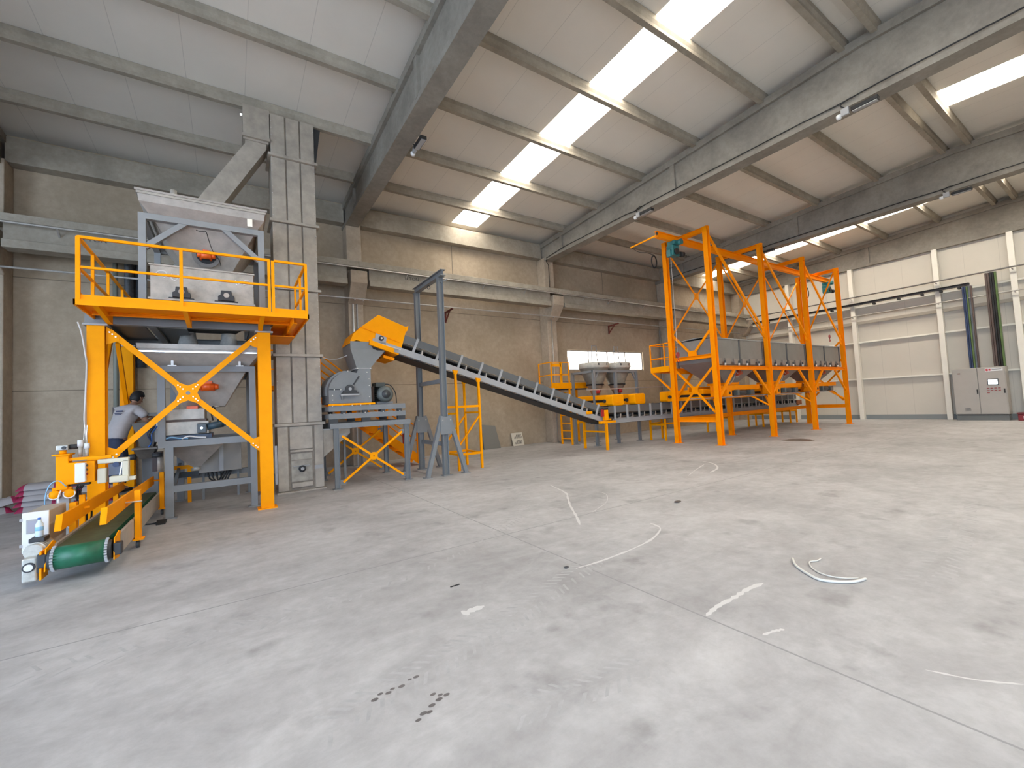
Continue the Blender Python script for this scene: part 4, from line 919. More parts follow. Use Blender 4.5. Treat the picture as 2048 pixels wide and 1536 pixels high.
# sacks: white with crimson ends, heaped by the far wall
SK = D.materials.new('sack_weave'); SK.use_nodes = True
def sack_mat():
    n, l = nt(SK); b = n['Principled BSDF']; b.inputs['Roughness'].default_value = .6
    tc = n.new('ShaderNodeTexCoord'); sp = n.new('ShaderNodeSeparateXYZ'); l.new(tc.outputs['Generated'], sp.inputs[0])
    a = n.new('ShaderNodeMath'); a.operation = 'SUBTRACT'; a.inputs[1].default_value = .5; l.new(sp.outputs[0], a.inputs[0])
    c = n.new('ShaderNodeMath'); c.operation = 'ABSOLUTE'; l.new(a.outputs[0], c.inputs[0])
    r = n.new('ShaderNodeValToRGB'); r.color_ramp.interpolation = 'CONSTANT'; e = r.color_ramp.elements
    e[0].position = 0; e[0].color = (.36, .33, .32, 1); e[1].position = .31; e[1].color = (.30, .012, .06, 1)
    l.new(c.outputs[0], r.inputs['Fac']); l.new(r.outputs[0], b.inputs['Base Color'])
sack_mat()
def sack(name, loc, L, W, H, rz, tilt, label, seed):
    rnd = random.Random(seed); b = B(); NX, NY = 14, 8; top = []; bot = []
    for i in range(NX+1):
        u = i/NX*2-1; ta = []; ba = []
        for j in range(NY+1):
            v = j/NY*2-1; e = max(0, (1-abs(u)**4))*max(0, (1-abs(v)**3)); e = e**.5
            x, y = u*L/2*(1-.04*abs(v)), v*W/2*(1-.05*abs(u)); h = H*e; q = rnd.uniform(-.008, .008)*e
            ta.append(b.bm.verts.new((x, y, h+q+.012))); ba.append(b.bm.verts.new((x, y, 0)))
        top.append(ta); bot.append(ba)
    for i in range(NX):
        for j in range(NY):
            for g, fl_ in ((top, 0), (bot, 1)):
                f = b.bm.faces.new((g[i][j], g[i+1][j], g[i+1][j+1], g[i][j+1])); f.smooth = True
    for i in range(NX):
        b.bm.faces.new((top[i][0], top[i+1][0], bot[i+1][0], bot[i][0])); b.bm.faces.new((top[i][NY], top[i+1][NY], bot[i+1][NY], bot[i][NY]))
    for j in range(NY):
        b.bm.faces.new((top[0][j], top[0][j+1], bot[0][j+1], bot[0][j])); b.bm.faces.new((top[NX][j], top[NX][j+1], bot[NX][j+1], bot[NX][j]))
    o = b.o('sack', SK); o.location = loc; o.rotation_euler = (tilt[0], tilt[1], rz)
    return tag(o, label, 'sack', 'sacks heaped by the wall')
sp_ = [((-3.22, 12.45, 0), .1, (0, 0), 'bottom sack of the neat stack beside the bagging tower'), ((-3.24, 12.5, .105), .02, (0, 0), 'second sack from the floor in the neat stack'),
    ((-3.20, 12.45, .21), -.06, (0, 0), 'middle sack of the neat stack'), ((-3.22, 12.5, .315), .08, (0, 0), 'second highest sack of the neat stack'), ((-3.20, 12.48, .42), 0, (.02, 0), 'top sack of the neat stack'),
    ((-2.47, 12.6, 0), .1, (0, 0), 'bottom sack partly hidden by the sewing machine'), ((-2.52, 12.6, .125), -.1, (0, 0), 'sack lying on the lowest one behind the sewing machine'), ((-2.42, 12.6, .25), .05, (0, 0), 'third sack up behind the sewing machine'),
    ((-2.50, 12.65, .375), .0, (0, 0), 'fourth sack up behind the sewing machine'), ((-2.47, 12.75, .51), .2, (.1, -.35), 'crimson sack slanting on top behind the sewing machine'),
    ((-3.97, 12.55, 0), .5, (0, .0), 'sack lying loose on the floor next to the neat stack'), ((-3.87, 12.7, .12), .3, (0, -.25), 'sack leaning up against the side of the neat stack'), ((-4.32, 12.3, 0), -.4, (0, 0), 'loose sack farthest out on the floor by the dark wall'),
    ((-4.27, 12.5, .12), .2, (0, .1), 'rumpled sack lying over the loose ones by the dark wall')]
for i, (lc, rz_, tl_, lb) in enumerate(sp_): sack('sack', lc, .66, .42, .105 if i < 5 else .12, rz_, tl_, lb, i)

# ------------------------------------------------------------------ the operator
def operator():
    p = thing('person', 'man in a grey printed t-shirt and dark jeans bending over the filling spout', 'person', (-1.68, 10.2, .44))
    SKIN = mat('skin', (.36, .19, .12), .55, 0, .05, 8); HAIR = mat('black_hair', (.012, .010, .010), .6); SHIRT = mat('grey_tshirt', (.42, .385, .375), .85, 0, .07, 7, .3)
    JEAN = mat('dark_jeans', (.022, .032, .065), .8, 0, .2, 14); SHOE = mat('dark_shoe', (.02, .02, .022), .6)
    # joints; he looks away from the camera, towards +x/+y
    fw = Vector((.62, .78, 0)); sd = Vector((.78, -.62, 0))      # forward, his right
    pel = Vector((-1.70, 10.10, 1.32))
    J = lambda f, s, z: (pel.x+fw.x*f+sd.x*s, pel.y+fw.y*f+sd.y*s, z)
    def skin(name, verts, edges, rad, m, parent, lv=2, root=0):
        me = D.meshes.new(name); off = ORG_LOC[parent.name]
        me.from_pydata([tuple(Vector(v)-off) for v in verts], edges, []); o = D.objects.new(name, me); COL.objects.link(o); o.parent = parent; ORG_LOC[o.name] = off
        s = o.modifiers.new('Skin', 'SKIN'); s.use_smooth_shade = True
        for i, r_ in enumerate(rad):
            me.skin_vertices[0].data[i].radius = r_ if isinstance(r_, tuple) else (r_, r_)
        me.skin_vertices[0].data[root].use_root = True
        q = o.modifiers.new('Subsurf', 'SUBSURF'); q.levels = lv; q.render_levels = lv
        me.materials.append(m); return o
    # body: one continuous figure from feet to head, arms and hands
    V = [J(0, 0, 1.34), J(.06, 0, 1.52), J(.17, 0, 1.72), J(.25, 0, 1.86), J(.31, 0, 1.945), J(.36, 0, 2.0),
         J(0, .10, 1.25), J(.03, .12, .88), J(-.02, .12, .52), J(.10, .13, .48), J(0, -.10, 1.25), J(.10, -.12, .88), J(.05, -.12, .52), J(.17, -.13, .48),
         J(.24, .19, 1.85), J(.36, .23, 1.64), J(.56, .20, 1.70), J(.62, .19, 1.71), J(.24, -.19, 1.85), J(.42, -.20, 1.66), J(.62, -.08, 1.72), J(.68, -.06, 1.73)]
    E_ = [(0,1),(1,2),(2,3),(3,4),(4,5),(0,6),(6,7),(7,8),(8,9),(0,10),(10,11),(11,12),(12,13),(3,14),(14,15),(15,16),(16,17),(3,18),(18,19),(19,20),(20,21)]
    rad = [(.14,.11),(.135,.10),(.15,.11),(.13,.10),.06,.055,.085,.06,.045,.04,.085,.06,.045,.04,.06,.043,.030,.028,.06,.043,.030,.028]
    skin('body', V, E_, rad, SKIN, p)
    # head with face, ears and hair, bent forward
    hc = Vector(J(.40, .0, 2.085)); tilt = fw*.42+Vector((0, 0, -.55)); up = Vector((fw.x*.50, fw.y*.50, .86)).normalized(); fr = sd.cross(up).normalized()*-1
    if fr.dot(fw) < 0: fr = -fr
    def HP(f, s, u): return hc+fr*f+sd*s+up*u
    b = B(); bmesh.ops.create_uvsphere(b.bm, u_segments=24, v_segments=18, radius=1)
    for v in b.bm.verts:
        x, y, z = v.co; f = y; s = x; u = z
        kx = .074*(1-.18*max(0, -u)); kf = .094; ku = .118
        jaw = .018*max(0, -u)*max(0, f)
        v.co = HP(f*kf+jaw, s*kx, u*ku)
        for q in v.link_faces: q.smooth = True
    b.o('head', SKIN, p)
    b = B(); b.cyl(HP(.085, 0, .02), HP(.118, 0, -.028), .010, .017, n=10); b.o('nose', SKIN, p)
    for s in (-.032, .032):
        b = B(); b.ball(HP(.083, s, .015), .011, n=10, m=8); b.o('eye', WHT, p); b = B(); b.ball(HP(.092, s, .015), .005, n=8, m=6); b.o('iris', BLK, p)
        b = B(); b.bar(HP(.088, s-.018, .04), HP(.088, s+.018, .04), .008, .006); b.o('eyebrow', HAIR, p)
    b = B(); b.bar(HP(.092, -.022, -.06), HP(.092, .022, -.06), .010, .007); b.o('mouth', mat('lips', (.32, .10, .08), .5), p)
    for s in (-.076, .076):
        b = B(); b.lathe(HP(-.002, s, -.005), [(.001, -.006), (.024, -.004), (.028, .002), (.018, .007), (.001, .004)], 'x', 14); b.o('ear', SKIN, p)
    b = B(); bmesh.ops.create_uvsphere(b.bm, u_segments=28, v_segments=20, radius=1); rnd = random.Random(3)
    dl = []
    for v in b.bm.verts:
        x, y, z = v.co
        if (y > .45 and z < .45) or z < -.78 or (z < .05 and y > .12): dl.append(v)
        q = rnd.uniform(0, .010)
        v.co = HP(y*(.106+q)-.006, x*(.086+q), z*(.134+q)+.008)
    bmesh.ops.delete(b.bm, geom=dl, context='VERTS')
    for f in b.bm.faces: f.smooth = True
    b.o('hair', HAIR, p, solid=.012)
    # t-shirt with sleeves, following the torso
    TV = [J(-.02, 0, 1.31), J(.02, 0, 1.46), J(.08, 0, 1.58), J(.165, 0, 1.74), J(.235, 0, 1.86), J(.285, 0, 1.915), J(.24, .17, 1.855), J(.275, .235, 1.79), J(.315, .25, 1.72), J(.24, -.17, 1.855), J(.275, -.235, 1.79), J(.33, -.25, 1.73)]
    TE = [(0,1),(1,2),(2,3),(3,4),(4,5),(4,6),(6,7),(7,8),(4,9),(9,10),(10,11)]
    skin('t_shirt', TV, TE, [(.185,.15),(.178,.142),(.18,.140),(.195,.14),(.165,.12),(.085,.075),.095,.078,.068,.095,.078,.068], SHIRT, p, 3)
    JV = [J(-.015, 0, 1.43), J(-.03, .0, 1.27), J(-.02, .10, 1.18), J(.03, .12, .88), J(-.02, .12, .55), J(-.02, -.10, 1.18), J(.10, -.12, .88), J(.05, -.12, .55)]
    skin('jeans', JV, [(0,1),(1,2),(2,3),(3,4),(1,5),(5,6),(6,7)], [(.165,.135),(.17,.145),.115,.082,.068,.115,.082,.068], JEAN, p)
    for s, f0 in ((.12, -.02), (-.12, .05)):
        b = B(); a = Vector(J(f0-.09, s, .455)); c = Vector(J(f0+.18, s, .45))
        b.bar(a+Vector((0,0,.02)), c+Vector((0,0,.015)), .09, .07); b.o('shoe', SHOE, p, bevel=.025, seg=3)
    # hands: palm, five fingers curled round the handle
    for s, wr, dr in ((1, Vector(J(.62, .19, 1.71)), Vector((.62, .60, .12))), (-1, Vector(J(.68, -.06, 1.73)), Vector((.70, .55, -.05)))):
        d = dr.normalized(); sdw = d.cross(Vector((0,0,1))).normalized(); u = sdw.cross(d).normalized()
        b = B(); b.bar(wr, wr+d*.09, .075, .026, up=u); b.o('palm', SKIN, p, bevel=.011, seg=3)
        for k, L in enumerate((.075, .085, .08, .062)):
            a = wr+d*.088+sdw*(-.027+.018*k)
            pts_ = [a-d*.01, a+d*L*.4-u*.004, a+d*L*.72-u*.026, a+d*L*.74-u*.055]
            b = B().tube(smooth([tuple(x) for x in pts_], 4), .0088, 8); b.o('finger', SKIN, p)
        a = wr+d*.03-sdw*.034*s
        b = B().tube(smooth([tuple(a), tuple(a+d*.03-sdw*.02*s-u*.012), tuple(a+d*.06-sdw*.018*s-u*.03)], 4), .0105, 8); b.o('thumb', SKIN, p)
    # small dark print on the back of the shirt
    for z, f0, w_, h_ in ((1.845, .055, .15, .024), (1.805, .035, .17, .008), (1.788, .028, .13, .008)):
        w_ *= .8; a = Vector(J(f0, .015-w_/2, z)); c = Vector(J(f0, .015+w_/2, z)); 
        n_ = -fw
        b = B(); b.bar(a, c, .012, h_, up=(fw.x*.35, fw.y*.35, 1)); b.o('shirt_print', mat('print_navy', (.05, .06, .12), .8), p)
    return p
operator()

# ------------------------------------------------------------------ mill stand, hammer mill
ms = thing('mill_stand', 'dark grey beam stand with yellow cross braces under the hammer mill', 'steel stand', (2.65, 10.4, 0))
for x in (1.86, 3.40):
    for y in (9.72, 11.35):
        B().ibeam((x, y, .015), (x, y, 1.285), .10, .10, .01, .008, (1, 0, 0)).o('leg', GRY, ms); B().box(x-.09, x+.09, y-.09, y+.09, 0, .015).o('foot_plate', GRY, ms)
for y in (9.72, 11.35): B().chan((1.74, y, 1.34), (3.50, y, 1.34), .06, .11, .01, flip=-1).o('top_beam', GRY, ms)
for x in (1.80, 3.42): B().ibeam((x, 9.76, 1.34), (x, 11.31, 1.34), .08, .10).o('top_beam', GRY, ms)
for y in (9.68, 11.38):
    c = (2.62, .63)
    for x, z in ((1.97, 1.12), (3.28, .14), (1.97, .14), (3.28, 1.12)):
        d = Vector((x-c[0], 0, z-c[1])).normalized(); B().bar((c[0]+d.x*.07, y, c[1]+d.z*.07), (x, y, z), .045, .03, up=(0,1,0)).o('cross_brace', YEL, ms)
        B().prism([(x-.06, z-.05), (x+.06, z-.05), (x+.06, z+.05), (x-.06, z+.05)], 'y', y+.016, y+.024).o('gusset_plate', GRY, ms)
    B().prism([(c[0]+.09*math.cos(R(22.5+45*k)), c[1]+.09*math.sin(R(22.5+45*k))) for k in range(8)], 'y', y-.025, y-.012).o('centre_plate', YEL, ms)
    B().cyl((c[0], y-.035, c[1]), (c[0], y-.02, c[1]), .015, n=8).o('bolt', mat('rusty_bolt', (.3, .05, .02), .6), ms)
ml = thing('hammer_mill', 'grey hammer mill with round housing, tall inlet and vibration beams', 'mill', (2.5, 10.2, 1.4))
for z in (1.545, 1.71):
    for y in (9.75, 11.2): B().chan((1.73, y, z), (3.40, y, z), .06, .115, .01, flip=-1).o('base_beam', GRY, ml)
    for x in (1.76, 2.6, 3.37): B().bar((x, 9.79, z), (x, 11.16, z), .06, .10).o('base_beam', GRY, ml)
for x in (2.02, 2.47, 2.87, 3.25):
    for y in (9.74, 11.2):
        B().box(x-.05, x+.05, y-.05, y+.03, 1.598, 1.657).o('rubber_mount', DRK, ml, bevel=.006); B().cyl((x, y-.05, 1.60), (x, y-.07, 1.60), .014, n=6).o('bolt', ZNC, ml)
for x in (1.82, 2.5, 3.3):
    for y in (9.76, 11.2): B().box(x-.09, x+.09, y-.04, y+.04, 1.398, 1.49).o('foot_block', DRK, ml)
B().box(1.72, 2.70, 9.69, 9.74, 1.775, 1.815).o('front_bar', YEL, ml, bevel=.004)
b = B()
for x in (1.80, 1.99, 2.2, 2.38, 2.58): b.cyl((x, 9.68, 1.77), (x, 9.70, 1.77), .013, n=6)
b.o('bolt', ZNC, ml)['kind'] = 'stuff'
pr_ = [(2.645, 1.82), (2.645, 2.58), (2.38, 2.58), (2.33, 2.47)]
for k in range(12): a = R(68+112*k/11); pr_.append((2.18+.43*math.cos(a), 2.085+.43*math.sin(a)))
pr_ += [(1.75, 1.82)]
B().prism(pr_, 'y', 9.78, 10.62).o('housing', GRY, ml, bevel=.006)
B().prism([(2.18+.47*math.cos(R(80+110*k/12)), 2.085+.47*math.sin(R(80+110*k/12))) for k in range(13)]+[(1.78, 2.0), (2.18, 2.0)], 'y', 9.98, 10.66).o('rear_housing', GRY, ml)
B().bar((2.40, 9.772, 2.43), (2.23, 9.772, 2.18), .03, .014, up=(0,1,0)).o('access_seam', DRK, ml)
B().box(1.76, 2.0, 9.768, 9.781, 2.12, 2.135).o('access_seam', DRK, ml)
b = B()
for x, z in ((2.40, 2.42), (2.25, 2.21), (2.15, 2.53), (1.86, 2.12), (1.99, 2.12), (2.56, 2.5), (1.82, 1.9), (1.82, 2.0), (2.6, 1.95), (2.6, 2.2), (2.6, 2.35)): b.cyl((x, 9.762, z), (x, 9.781, z), .013, n=6)
b.o('bolt', ZNC, ml)['kind'] = 'stuff'
pb = B().box(2.0, 2.35, 9.70, 9.80, 2.02, 2.05).prism([(2.02, 2.05), (2.33, 2.05), (2.31, 2.10), (2.26, 2.11)]+[(2.175+.095*math.cos(R(a)), 2.13+.095*math.sin(R(a))) for a in (20, 50, 80, 110, 140, 160)]+[(2.09, 2.11), (2.04, 2.10)], 'y', 9.71, 9.79).o('bearing_housing', DRK, ml, bevel=.006)
B().cyl((2.175, 9.70, 2.13), (2.175, 9.712, 2.13), .035, n=16).o('shaft_end', LGR, pb); B().box(1.97, 2.36, 9.68, 9.80, 1.985, 2.02).o('bearing_shelf', LGR, ml)
B().prism([(1.98, 1.985), (2.02, 1.985), (2.0, 1.90)], 'y', 9.70, 9.78).o('shelf_bracket', GRY, ml)
B().frus((2.36, 2.66, 9.85, 10.55), 2.60, (2.26, 3.06, 9.93, 10.72), 3.05, (1, 0)).frus((2.26, 3.06, 9.93, 10.72), 3.05, (2.26, 3.06, 9.93, 10.72), 3.22, (0, 1)).o('inlet_chute', GRY, ml)
B().box(2.33, 2.69, 9.82, 10.60, 2.575, 2.605).o('inlet_flange', LGR, ml)
for x in (2.37, 2.65): B().cyl((x, 9.80, 2.59), (x, 9.82, 2.59), .014, n=6).o('bolt', ZNC, ml)
mt = thing('mill_motor', 'large round grey-green electric motor on the mill beams', 'motor', (2.98, 10.2, 1.78))
b = B().lathe((2.985, 9.80, 2.0), [(.001, 0), (.13, .0), (.175, .03), (.19, .07), (.19, .10), (.175, .10), (.175, .75), (.19, .75), (.19, .82), (.10, .86), (.001, .86)], 'y', 32); b.o('motor_body', MOT, mt)
b = B()
for k in range(26): a = R(k*360/26); b.bar((2.985+.185*math.cos(a), 9.92, 2.0+.185*math.sin(a)), (2.985+.185*math.cos(a), 10.54, 2.0+.185*math.sin(a)), .008, .03, up=(math.cos(a), 0, math.sin(a)))
b.o('cooling_rib', MOT, mt)['kind'] = 'stuff'
B().lathe((2.985, 9.792, 2.0), [(.001, 0), (.10, 0), (.10, .015), (.001, .015)], 'y', 26).o('fan_grille', DRK, mt); B().lathe((2.985, 9.785, 2.0), [(.001, 0), (.03, 0), (.03, .015), (.001, .015)], 'y', 16).o('fan_hub', MOT, mt)
B().box(2.80, 3.02, 9.95, 10.3, 2.17, 2.28).o('terminal_box', mat('dark_green_grey', (.06, .07, .065), .5), mt, bevel=.015); B().box(2.80, 3.17, 9.9, 10.6, 1.78, 1.83).o('motor_base', GRY, mt)
B().tube(smooth([(3.0, 10.0, 2.24), (3.12, 9.96, 2.22), (3.22, 9.92, 2.08), (3.25, 9.9, 1.92), (3.25, 9.9, 1.78)]), .012, 8).o('power_lead', BLK, mt)
B().box(2.66, 2.80, 10.1, 10.5, 1.85, 2.2).o('belt_guard', mat('rust_brown', (.09, .05, .03), .7), mt)

# ------------------------------------------------------------------ grey lifting gantry
gt = thing('lifting_gantry', 'tall narrow grey gantry on splayed feet straddling the inclined conveyor', 'gantry', (4.3, 10.3, 0))
for y in (9.5, 11.05):
    B().ibeam((4.26, y, .015), (4.31, y, 4.80), .13, .13, .012, .01, (1, 0, 0)).o('post', GRY, gt)
    for s in (-1, 1):
        B().bar((4.29+s*.09, y-.01, 1.42), (4.29+s*.50, y-.01, .01), .09, .10, up=(0,1,0)).o('splayed_foot', GRY, gt); B().box(4.29+s*.50-.09, 4.29+s*.50+.09, y-.09, y+.09, 0, .015).o('foot_plate', GRY, gt)
    B().box(4.14, 4.43, y-.085, y-.07, .98, 1.40).o('splice_plate', GRY, gt); B().box(4.16, 4.40, y-.1, y+.1, 0, .018).o('foot_plate', GRY, gt)
    for s in (-.10, .10): B().cyl((4.29+s, y-.10, 1.32), (4.29+s, y-.085, 1.32), .014, n=6).o('bolt', ZNC, gt)
B().ibeam((4.31, 9.28, 4.875), (4.31, 11.2, 4.875), .13, .15, .014, .01).o('top_beam', GRY, gt)
for z in (2.27, .74): B().chan((4.29, 9.55, z), (4.29, 11.0, z), .06, .10, .008).o('tie_beam', GRY, gt)
B().tube([(4.31+.04*math.cos(R(a)), 10.2, 4.74+.045*math.sin(R(a))) for a in range(0, 361, 30)], .010, 8).o('lifting_ring', DRK, gt)
B().bar((4.33, 9.5, 4.68), (4.50, 9.5, 4.78), .05, .03).o('corner_stay', GRY, gt)

# ------------------------------------------------------------------ inclined conveyor
ic = thing('inclined_conveyor', 'long grey inclined belt conveyor rising to the yellow hood', 'conveyor', (6.5, 10.3, 1.9))
CY0, CY1 = 9.97, 10.74
ax0, az0, ax1, az1 = 10.05, .955, 2.75, 3.24
sl_ = (az1-az0)/(ax1-ax0)
def cz(x, off=0): return az0+(x-ax0)*sl_+off
for y, f in ((CY0, -1), (CY1, 1)):
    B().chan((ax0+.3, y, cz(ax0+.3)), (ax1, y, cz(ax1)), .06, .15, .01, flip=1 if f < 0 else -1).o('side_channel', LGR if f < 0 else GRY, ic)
    B().prism([(9.75, cz(9.75, .235)), (10.35, 1.18), (10.35, 1.36), (10.0, 1.38), (9.75, cz(9.75, .43)), (3.45, cz(3.45, .43)), (3.45, cz(3.45, .235))], 'y', y-.006, y+.006).o('skirt_board', SKG, ic)
    k = 0
    x = 3.75
    while x < 10.1:
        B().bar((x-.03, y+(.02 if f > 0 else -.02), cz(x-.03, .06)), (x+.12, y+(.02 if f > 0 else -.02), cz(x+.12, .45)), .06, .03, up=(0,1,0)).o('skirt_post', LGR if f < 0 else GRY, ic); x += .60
x = 3.95
while x < 10.0:
    y = CY0
    B().bar((x, y, cz(x, .07)), (x+.03, y, cz(x, .19)), .035, .012, up=(0,1,0)).o('idler_bracket', GAL, ic); B().bar((x-.06, y, cz(x-.06, .08)), (x+.07, y, cz(x+.07, .08)), .012, .03, up=(0,1,0)).o('idler_bracket', GAL, ic)
    B().cyl((x+.02, CY0+.03, cz(x, .13)), (x+.02, CY1-.03, cz(x, .13)), .045, n=14).o('idler_roller', DRK, ic)
    x += .60
pts_t = [(10.30, 1.05), (9.8, cz(9.8, .175)), (3.0, cz(3.0, .175))]
B().prism(pts_t+[(3.0, cz(3.0, .20)), (9.8, cz(9.8, .20)), (10.3, 1.08)], 'y', CY0+.06, CY1-.06).o('carry_belt', BLK, ic)
B().bar((10.0, (CY0+CY1)/2, cz(10.0, -.10)), (3.0, (CY0+CY1)/2, cz(3.0, -.10)), CY1-CY0-.14, .014).o('return_belt', BLK, ic)
for x in (4.2, 5.9, 7.5, 9.1): B().bar((x, CY0, cz(x, -.06)), (x+.35, CY1, cz(x+.35, -.06)), .04, .04).o('lacing_bar', GRY, ic)
for k in range(6): B().box(3.7+k*1.1, 3.74+k*1.1, CY0, CY1, cz(3.7+k*1.1, -.09), cz(3.7+k*1.1, -.05)).o('lacing_bar', GRY, ic)
# head hood, drive bearing
hp = [(2.92, 3.87), (3.60, 3.61), (3.42, 3.03), (3.36, 2.93), (3.16, 3.0), (2.72, 3.17), (2.40, 3.25), (2.24, 3.17), (2.33, 3.39), (2.51, 3.56)]
hd_ = B().prism(hp, 'y', 9.95, 10.76).o('head_hood', YEL, ic, bevel=.005)
B().bar((2.50, 9.942, 3.555), (2.83, 9.942, 3.44), .012, .02, up=(0,1,0)).bar((2.83, 9.942, 3.44), (3.40, 9.942, 3.23), .012, .02, up=(0,1,0)).o('hood_seam', YEL_SHADE, hd_)
B().prism([(3.565, 3.62), (3.63, 3.65), (3.61, 3.54), (3.57, 3.50)], 'y', 9.93, 10.78).o('hood_lip', YEL, hd_)
B().prism([(2.84, 3.43), (3.09, 3.345), (3.06, 3.20), (2.81, 3.285)], 'y', 9.935, 9.95).o('bearing_plate', LGR, ic)
B().lathe((2.96, 9.90, 3.31), [(.001, 0), (.03, 0), (.055, .01), (.06, .04), (.001, .04)], 'y', 18).o('bearing', DRK, ic); B().cyl((2.96, 9.885, 3.31), (2.96, 9.905, 3.31), .022, n=14).o('shaft_end', ZNC, ic)
B().prism([(2.68, 3.26), (3.24, 3.07), (3.22, 2.955), (2.66, 3.15)], 'y', 9.86, 9.955).o('take_up_box', YEL, ic, bevel=.006)
B().prism([(2.72, 3.135), (3.04, 3.01), (3.03, 2.95), (2.76, 3.06)], 'y', 9.925, 9.95).o('slot_opening', BLK, ic)
B().prism([(3.02, 2.93), (3.28, 2.86), (3.26, 2.80), (3.0, 2.87)], 'y', 9.99, 10.7).o('under_scraper', YEL_SHADE, ic)
B().bar((2.86, 9.90, 3.20), (3.40, 9.90, 3.05), .014, .014).o('take_up_screw', ZNC, ic)

def a_support(name, label, x0, x1, z0, z1, y0_, y1_, braces=True):
    t = thing(name, label, 'support', ((x0+x1)/2, (y0_+y1_)/2, 0))
    for y in (y0_, y1_):
        for x, z in ((x0, z0), (x1, z1)):
            B().bar((x, y, 0), (x, y, z), .055, .055, up=(0,1,0)).o('leg', YEL, t)
            B().prism([(x-.04, z-.04), (x+.04, z-.04), (x+.07, z+.05), (x-.07, z+.07)], 'y', y-.03, y+.03).o('saddle', YEL, t)
        B().bar((x0, y, 1.62), (x1, y, 1.62), .045, .06).o('cross_rail', YEL, t); B().bar((x0, y, .40), (x1, y, .40), .045, .06).o('cross_rail', YEL, t)
        B().bar((x0+.02, y, .62), (x1-.02, y, 1.36), .035, .05, up=(0,1,0)).o('diagonal', YEL, t)
    for x in (x0, x1):
        for z in (1.45, .40): B().bar((x, y0_, z), (x, y1_, z), .045, .05).o('cross_rail', YEL, t)
    return t
a_support('conveyor_support', 'four legged yellow trestle with diagonals under the middle of the inclined conveyor', 4.80, 5.46, cz(4.8, -.10), cz(5.46, -.10), 9.88, 10.72)

# transfer trestle between the two conveyors
t = thing('transfer_trestle', 'yellow trestle with a red and yellow bearing unit where the two conveyors meet', 'support', (10.05, 10.3, 0))
for y in (9.82, 10.85):
    B().bar((10.02, y, 0), (10.02, y, .92), .07, .07, up=(0,1,0)).o('leg', YEL, t); B().box(9.74, 10.42, y-.05, y+.05, .86, .93).o('head_beam', YEL, t)
B().bar((10.02, 9.82, .58), (10.02, 10.85, .58), .05).o('cross_rail', YEL, t)
B().box(9.92, 10.09, 9.76, 9.86, .95, 1.28).o('bearing_bracket', YEL, t, bevel=.01); B().box(9.86, 9.93, 9.78, 9.86, 1.08, 1.30).o('red_guard', RED, t); B().box(9.88, 10.12, 9.78, 9.90, 1.27, 1.34).o('black_cover', BLK, t, bevel=.01)
B().box(10.08, 10.36, 9.84, 9.95, .93, 1.05).o('dark_motor', DRK, t, bevel=.02); B().box(10.16, 10.24, 9.80, 9.84, .95, 1.0).o('yellow_tag', YEL, t); B().box(9.30, 9.52, 9.88, 9.96, 1.18, 1.27).o('tail_guard', YEL, t, bevel=.02)

# ------------------------------------------------------------------ horizontal collecting conveyor
hc_ = thing('collecting_conveyor', 'long level grey belt conveyor running behind the orange bin frame', 'conveyor', (17, 10.4, .9))
HX0, HX1 = 10.12, 23.7
for y, f in ((10.0, 1), (10.8, -1)):
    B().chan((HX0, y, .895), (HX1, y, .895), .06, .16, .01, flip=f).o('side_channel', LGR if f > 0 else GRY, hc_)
    B().box(10.36, HX1-.2, y-.006, y+.006, 1.17, 1.385).o('skirt_board', SKG, hc_)
    x = 10.62
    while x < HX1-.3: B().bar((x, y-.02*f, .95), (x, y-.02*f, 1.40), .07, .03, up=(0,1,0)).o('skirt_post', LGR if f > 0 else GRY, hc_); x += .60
x = 10.9
while x < HX1-.3:
    B().bar((x, 10.0, .97), (x+.02, 10.0, 1.12), .035, .012, up=(0,1,0)).o('idler_bracket', GAL, hc_); B().bar((x-.10, 10.0, .99), (x+.04, 10.0, 1.0), .012, .03, up=(0,1,0)).o('idler_bracket', GAL, hc_)
    B().cyl((x, 10.05, 1.06), (x, 10.76, 1.06), .045, n=12).o('idler_roller', DRK, hc_); x += .60
B().box(HX0+.1, HX1-.1, 10.06, 10.74, 1.115, 1.135).o('carry_belt', BLK, hc_); B().box(HX0+.1, HX1-.1, 10.06, 10.74, .80, .815).o('return_belt', BLK, hc_)
B().cyl((HX1-.05, 9.95, .98), (HX1-.05, 10.85, .98), .13, n=18).o('tail_drum', DRK, hc_); B().box(HX1-.25, HX1+.2, 9.92, 9.98, .88, 1.1).o('tail_plate', mat('rust_orange', (.30, .09, .02), .6), hc_)
ys = thing('conveyor_legs', 'low orange-yellow H-shaped trestle under the level conveyor', 'support', (13.4, 10.4, 0), 'low trestles under the level conveyor'); ys.name = 'low_trestle'; ORG_LOC['low_trestle'] = Vector((13.4, 10.4, 0))
for y in (10.06, 10.72):
    for x in (13.28, 13.95): B().bar((x, y, 0), (x, y, .82), .06, .06, up=(0,1,0)).o('leg', YEL, ys)
    B().bar((13.28, y, .62), (13.95, y, .62), .05, .06).o('cross_rail', YEL, ys)
for x in (13.28, 13.95): B().bar((x, 10.06, .58), (x, 10.72, .58), .05, .06).o('cross_rail', YEL, ys)
ys['label'] = 'low orange-yellow trestle under the level conveyor beside the front bin frame post'
for dx, lb in ((3.7, 'low trestle under the level conveyor seen between the first and second bays'), (7.0, 'low trestle under the level conveyor seen through the second bay'), (9.6, 'low trestle at the far tail end of the level conveyor')): dup(ys, (dx, 0, 0), lb)

